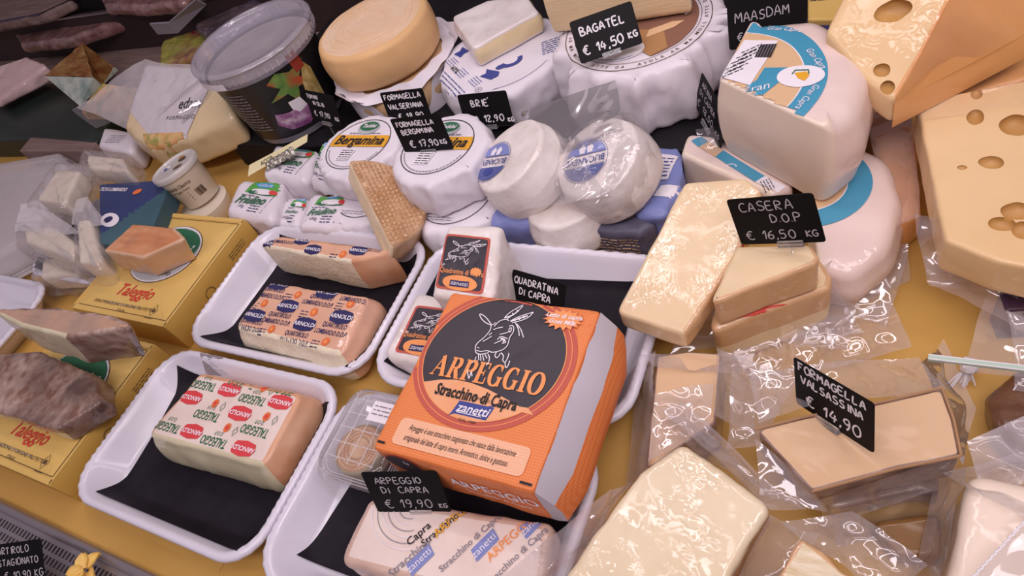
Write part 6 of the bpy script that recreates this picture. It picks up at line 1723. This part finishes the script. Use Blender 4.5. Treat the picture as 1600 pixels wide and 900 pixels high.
p.build('lid_print', [M_INKBR, M_WINK, M_COCOA, M_COCOA2, M_INKBLUE], t)
q = MB(); q.flatprint = True


def on_cup(shape, a0, z0, mi, mb):
    vs, fs = shape; out = []
    for v_ in vs:
        z = z0 + v_.y; r = .032 + (z - .003) * .088 + .0006; a = math.radians(a0) + v_.x / r; out.append((r * math.cos(a), r * math.sin(a), z))
    mb.add(out, fs, mi)


on_cup(text2d('Robiola Classica', .009, .01, .3, .8), 300, .046, 0, q); on_cup(text2d('formaggio fresco', .006, 0, .2, .8), 300, .038, 0, q)
for k in range(7): on_cup(([Vector((.012 + k * .0022, -.008)), Vector((.0132 + k * .0022 + .0004 * (k % 3), -.008)), Vector((.0132 + k * .0022 + .0004 * (k % 3), .006)), Vector((.012 + k * .0022, .006))], [(0, 1, 2, 3)]), 310, .024, 0, q)
for k in range(4): on_cup(([Vector((-.02, -k * .005)), Vector((.008, -k * .005)), Vector((.008, -k * .005 + .0015)), Vector((-.02, -k * .005 + .0015))], [(0, 1, 2, 3)]), 300, .030, 0, q)
on_cup(fan([Vector((.006 * math.cos(k), .006 * math.sin(k))) for k in [i * .4 for i in range(16)]]), 245, .018, 1, q)
q.build('side_print', [M_INKBR, M_COCOA2], t, smooth=30)
nest(t, ['lid_print'], 'lid')
t2 = thing('cheese_tub', 'lower translucent tub holding up the printed tub', 'tub', (c.x + .012, c.y - .004, 0), (0, 0, 0), 'translucent tubs')
b = MB(); b.lathe([(0, 0), (.036, 0), (.0385, .003), (.041, .024), (.041, .029), (.038, .0295), (0, .0295)], 0, 56); b.build('cup', M_TUB, t2)
q = MB(); q.flatprint = True
on_cup2 = [(.0405 * math.cos(math.radians(a)), .0405 * math.sin(math.radians(a)), z) for a in range(290, 331, 5) for z in (.006, .020)]
q.add(on_cup2, [(2 * k, 2 * k + 2, 2 * k + 3, 2 * k + 1) for k in range(8)], 0); q.build('label', M_TEALBOX, t2)

# edam in its printed bag
t, m, org = slab('edam_loaf', 'edam loaf in a printed bag with a sandwich picture, leaning beside the bucket', 'cheese', [(228, 98), (330, 104), (365, 176), (298, 224), (232, 232), (186, 196)], .085, .0, [M_EDAM], None, thick=.06, r=.012, cr=.016, amp=.002, seed=221, zs=[.135, .135, .11, .075, .075, .095])
p = Print((0, 0, .12), host=m, lift=.0012, drop=.12)


def el(px, py): q = at(px, py, .10) - org; return Vector((q.x, q.y))


p.poly([el(232, 104), el(320, 110), el(342, 150), el(282, 205), el(222, 200), el(200, 170)], 0, 1)
p.poly([el(215, 200), el(280, 200), el(268, 222), el(210, 225)], 1, 2); q = el(303, 169); p.text('edam', q.x, q.y, .028, 2, rot=0, bold=.01, lay=3); q = el(282, 184); p.text('FORMAGGIO', q.x, q.y, .011, 2, rot=0, lay=3, spacing=1.3); q = el(238, 120); p.text('PIÙ', q.x, q.y, .008, 2, lay=3)
p.build('printing', [mat('milky print', 'd3cbd0', rough=.4, coat=.7, coatr=.08, wrinkle=.004, wscale=25), M_SANDW, M_INK], t)
bagsheet('bag', [(118, 170, .08), (225, 92, .14), (330, 108, .14), (215, 205, .09)], t, M_MILKY, .007, 222, 26, 22)
bagsheet('bag_end', [(300, 215, .07), (365, 170, .09), (335, 110, .14), (280, 180, .11)], t, M_FILM, .004, 223, 16, 16)
t, m, org = slab('printed_pack', 'brown printed snack pack under the edam bag', 'pack', [(160, 128), (210, 132), (198, 172), (118, 176)], .075, .03, [M_SANDW], None, r=.008, cr=.010, amp=.003, seed=224, zs=[.10, .10, .07, .07])
bagsheet('film', [(112, 172, .075), (205, 125, .105), (215, 170, .085), (150, 200, .06)], t, M_FILM, .005, 225)
t, m, org = slab('ribbed_cup', 'clear cup with a white paper band lying under the edam bag', 'cup', [(160, 195), (215, 205), (205, 240), (150, 228)], .05, .0, [M_PAPERG], None, r=.012, cr=.016, amp=.001, seed=226)
p = Print((0, 0, .05), host=m, lift=.0007); p.small(0, .006, .05, 4, .006, 0, seed=3); p.build('lettering', [M_INKGREY], t)

# gold foil wedge of blue cheese
def atd(px, py, depth):
    d = RIGHT * ((px - 800) / FPX) + DOWN * ((py - 450) / FPX) + FWD
    return Vector((0, 0, CAM_H)) + d * depth


F0 = at(125, 166, .056); DP = (F0 - Vector((0, 0, CAM_H))).dot(FWD)
t = thing('foil_cheese_wedge', 'blue veined cheese wedge with a gold foil peak, far left behind the bags', 'cheese', tuple(F0))
o = F0; L_, F_, R1, R2, ap = [atd(*q) - o for q in ((70, 119, DP + .05), (125, 166, DP), (160, 134, DP + .03), (185, 110, DP + .08), (129, 67, DP + .09))]
mid1 = atd(146, 121, DP + .01) - o
b = MB(); back = atd(120, 100, DP + .13) - o; back.z = 0; L_f = Vector((L_.x + .01, L_.y + .02, 0)); R_f = Vector((R2.x, R2.y, 0)); F_.z = max(F_.z, 0)
sub = lambda a_, b_, k: a_.lerp(b_, k)
b.add([L_, F_, mid1, R1, R2, back, L_f, R_f], [(0, 1, 2), (1, 3, 2), (0, 6, 1), (1, 7, 4, 3), (1, 6, 5, 7), (6, 0, 5), (4, 7, 5)])
b.build('cheese', M_BLUEV, t, smooth=0)
fo = MB(); vs = [L_, mid1, R1, R2, ap, back]
N_ = 10


def tri(mb, a_, b_, c_, amp=.0022):
    idx = {}; vs = []; fs = []
    nn_ = (b_ - a_).cross(c_ - a_).normalized()
    for i in range(N_ + 1):
        for j in range(N_ + 1 - i):
            q_ = a_ + (b_ - a_) * (i / N_) + (c_ - a_) * (j / N_); q_ = q_ + nn_ * noise.noise(q_ * 120) * amp; idx[i, j] = len(vs); vs.append(q_)
    for i in range(N_):
        for j in range(N_ - i):
            fs.append((idx[i, j], idx[i + 1, j], idx[i, j + 1]))
            if i + j < N_ - 1: fs.append((idx[i + 1, j], idx[i + 1, j + 1], idx[i, j + 1]))
    mb.add(vs, fs)


tri(fo, L_ + Vector((0, 0, .001)), mid1 + Vector((0, 0, .001)), ap); tri(fo, mid1, R1, ap); tri(fo, R1, R2, ap); tri(fo, R2, back, ap); tri(fo, back, L_, ap)
fo.build('foil', M_FOIL, t, smooth=25)
t, m, org = slab('pink_wrapped_cheese', 'pale cheese in pinkish paper at the far left edge', 'cheese', [(-60, 120), (40, 88), (72, 96), (50, 128), (-10, 160)], .10, .07, [mat('pinkish paper', 'd9bdb8', 'cdb0ae', ns=14, rough=.45, coat=.6, coatr=.1, wrinkle=.004, wscale=30)], None, r=.008, cr=.012, amp=.004, seed=231, zs=[.12, .12, .115, .09, .09])
t, m, org = slab('green_board', 'dark green flat box under the foil wedge at the left', 'box', [(-60, 165), (60, 130), (190, 165), (150, 222), (40, 218), (-60, 222)], .05, 0, [M_DKBOX], None, r=.003, cr=.006, amp=.0005)
t, m, org = slab('wooden_strip', 'pinkish wooden strip along the left behind the clear box', 'wood strip', [(48, 214), (150, 222), (140, 236), (30, 236)], .055, 0, [M_WOODP], None, r=.002, cr=.003, amp=.0004)

t = thing('back_panel', 'brown panel behind the foil wedge at the back left', 'panel', (-2.0, 1.1, 0))
MB().box((0, 0, .012), (2.0, .5, .024)).build('panel', M_WOODP, t, smooth=0)

# back left: rails, bracket and meat packs beyond the cheese
YB = 1.12
t = thing('shelf_rail', 'dark divider rail with a bright top edge crossing the back left', 'rail', (-1.9, .98, .0245))
MB().box((0, 0, .05), (2.0, .014, .10)).build('rail', M_DKBROWN, t, smooth=0); MB().box((0, -.008, .10), (2.0, .004, .004)).build('edge_trim', M_STEEL, t, smooth=0)
t = thing('shelf_rail', 'second dark rail behind the first at the back left', 'rail', (-1.9, 1.08, .0245))
MB().box((0, 0, .07), (2.0, .02, .14)).build('rail', M_DKSLOT, t, smooth=0); MB().box((0, -.011, .14), (2.0, .004, .005)).build('edge_trim', M_STEEL, t, smooth=0)
q = at(270, 32, .13)
t = thing('card_bracket', 'grey bent plastic card bracket hooked over the back rail', 'bracket', tuple(q))
a, b, c, d, e, f_ = [at(*k) - q for k in ((234, 38, .12), (264, 36, .125), (278, 52, .10), (246, 54, .095), (306, 0, .18), (322, 8, .16))]
n1 = Vector((0, .002, .002)); vs = [a, b, c, d, e, f_]; MB().add(vs + [k + n1 for k in vs], [(0, 3, 2, 1), (1, 2, 5, 4), (6, 7, 8, 9), (7, 10, 11, 8), (0, 6, 9, 3), (3, 9, 8, 2), (2, 8, 11, 5), (5, 11, 10, 4), (4, 10, 7, 1), (1, 7, 6, 0)]).build('plate', M_GREYBR, t, smooth=0)
for k, (lab, px, z1, m0) in enumerate((
        ('blue edged meat pack with pale top at the top left corner', [(-80, 20), (0, -8), (120, -6), (60, 22), (-60, 44)], .16, M_WOODP),
        ('flat clear tray of pink meat at the top left, under the blue edged pack', [(20, 44), (150, 16), (202, 28), (110, 60), (30, 70)], .10, M_MEAT),
        ('dark meat pack with shining film at the top, left of the bracket', [(150, -20), (300, -30), (290, 4), (215, 10), (160, 8)], .15, M_MEAT),
        ('clear pack of olives and onion behind the bucket', [(250, 62), (320, 40), (330, 80), (245, 104)], .085, mat('olive pack', '8b8a3e', 'b3aa52', ns=25, rough=.35, coat=.9, coatr=.06, wrinkle=.004, wscale=30, c3='7a2f3a', n3=18)),
        ('shiny dark packet between the bracket and the bucket', [(296, 38), (400, -6), (420, 10), (330, 60)], .11, mat('dark shiny pack', '3a3138', '6b5a5c', ns=20, rough=.35, coat=1, coatr=.05, wrinkle=.006, wscale=30, c3='2a3050', n3=12)))):
    t, m, org = slab('meat_pack', lab, 'pack', px, z1, z1 - .03, [m0], None, r=.012, cr=.02, amp=.004, seed=240 + k, group='packs beyond the back left rail')
    if k == 0:
        q = [at(*p_) - org for p_ in ((-60, 44, z1), (60, 22, z1), (120, -6, z1), (125, 4, z1 - .03), (65, 38, z1 - .035), (-60, 62, z1 - .035))]
        MB().add(q + [p_ + Vector((0, .004, 0)) for p_ in q], [(0, 1, 4, 5), (1, 2, 3, 4), (11, 10, 7, 6), (10, 9, 8, 7)]).build('blue_edge', mat('blue grey edge', '4a4f7c', '5b5f86', ns=10, rough=.3, coat=.8, coatr=.06, wrinkle=.004, wscale=40), t, smooth=0)

# yellow shapes mirrored in the counter glass, built as solid curls at the lower left
def curl(label, px, py, z, s, seed, n=5):
    t = thing('cheese_curl', label, 'cheese curl', tuple(at(px, py, z)), group='yellow cheese curls')
    m = MB(); rng = random.Random(seed)
    for k in range(n):
        a = 2 * math.pi * k / n + rng.uniform(-.3, .3); vs = []; fs = []
        for i in range(7):
            for j in range(7):
                u, v = i / 6, j / 6 - .5
                r = s * (.15 + u); w = s * .9 * math.sin(math.pi * (.15 + .8 * u)) * (1 + .12 * math.sin(9 * v + k))
                x = r * math.cos(a) - v * w * math.sin(a); y = r * math.sin(a) + v * w * math.cos(a)
                vs.append((x, y, s * (.25 + .55 * u - .5 * u * u + .9 * v * v) + .001 * k))
        n0 = len(vs); vs += [(x, y, z_ - .0018) for x, y, z_ in vs]
        for i in range(6):
            for j in range(6):
                b_ = i * 7 + j; fs += [(b_, b_ + 7, b_ + 8, b_ + 1), (n0 + b_, n0 + b_ + 1, n0 + b_ + 8, n0 + b_ + 7)]
        for i in range(6):
            fs += [(i * 7, n0 + i * 7, n0 + i * 7 + 7, i * 7 + 7), (i * 7 + 6, i * 7 + 13, n0 + i * 7 + 13, n0 + i * 7 + 6), (i, i + 1, n0 + i + 1, n0 + i), (42 + i, n0 + 42 + i, n0 + 43 + i, 43 + i)]
        m.add(vs, fs)
    m.build('curl', M_FLOWER, t, smooth=60)


curl('yellow flower shaped cheese curl on the vent at the bottom left', 141, 893, .012, .018, 3)
curl('small yellow cheese curl beside the flower shaped one, on the vent', 57, 897, .012, .011, 4, 3)
t, m, org = slab('orange_wedge', 'orange wedge tip at the bottom left corner on the vent', 'cheese', [(-20, 858), (12, 880), (28, 905), (-20, 930)], .02, .005, [M_ORANGER], None, r=.003, cr=.004, amp=.001)
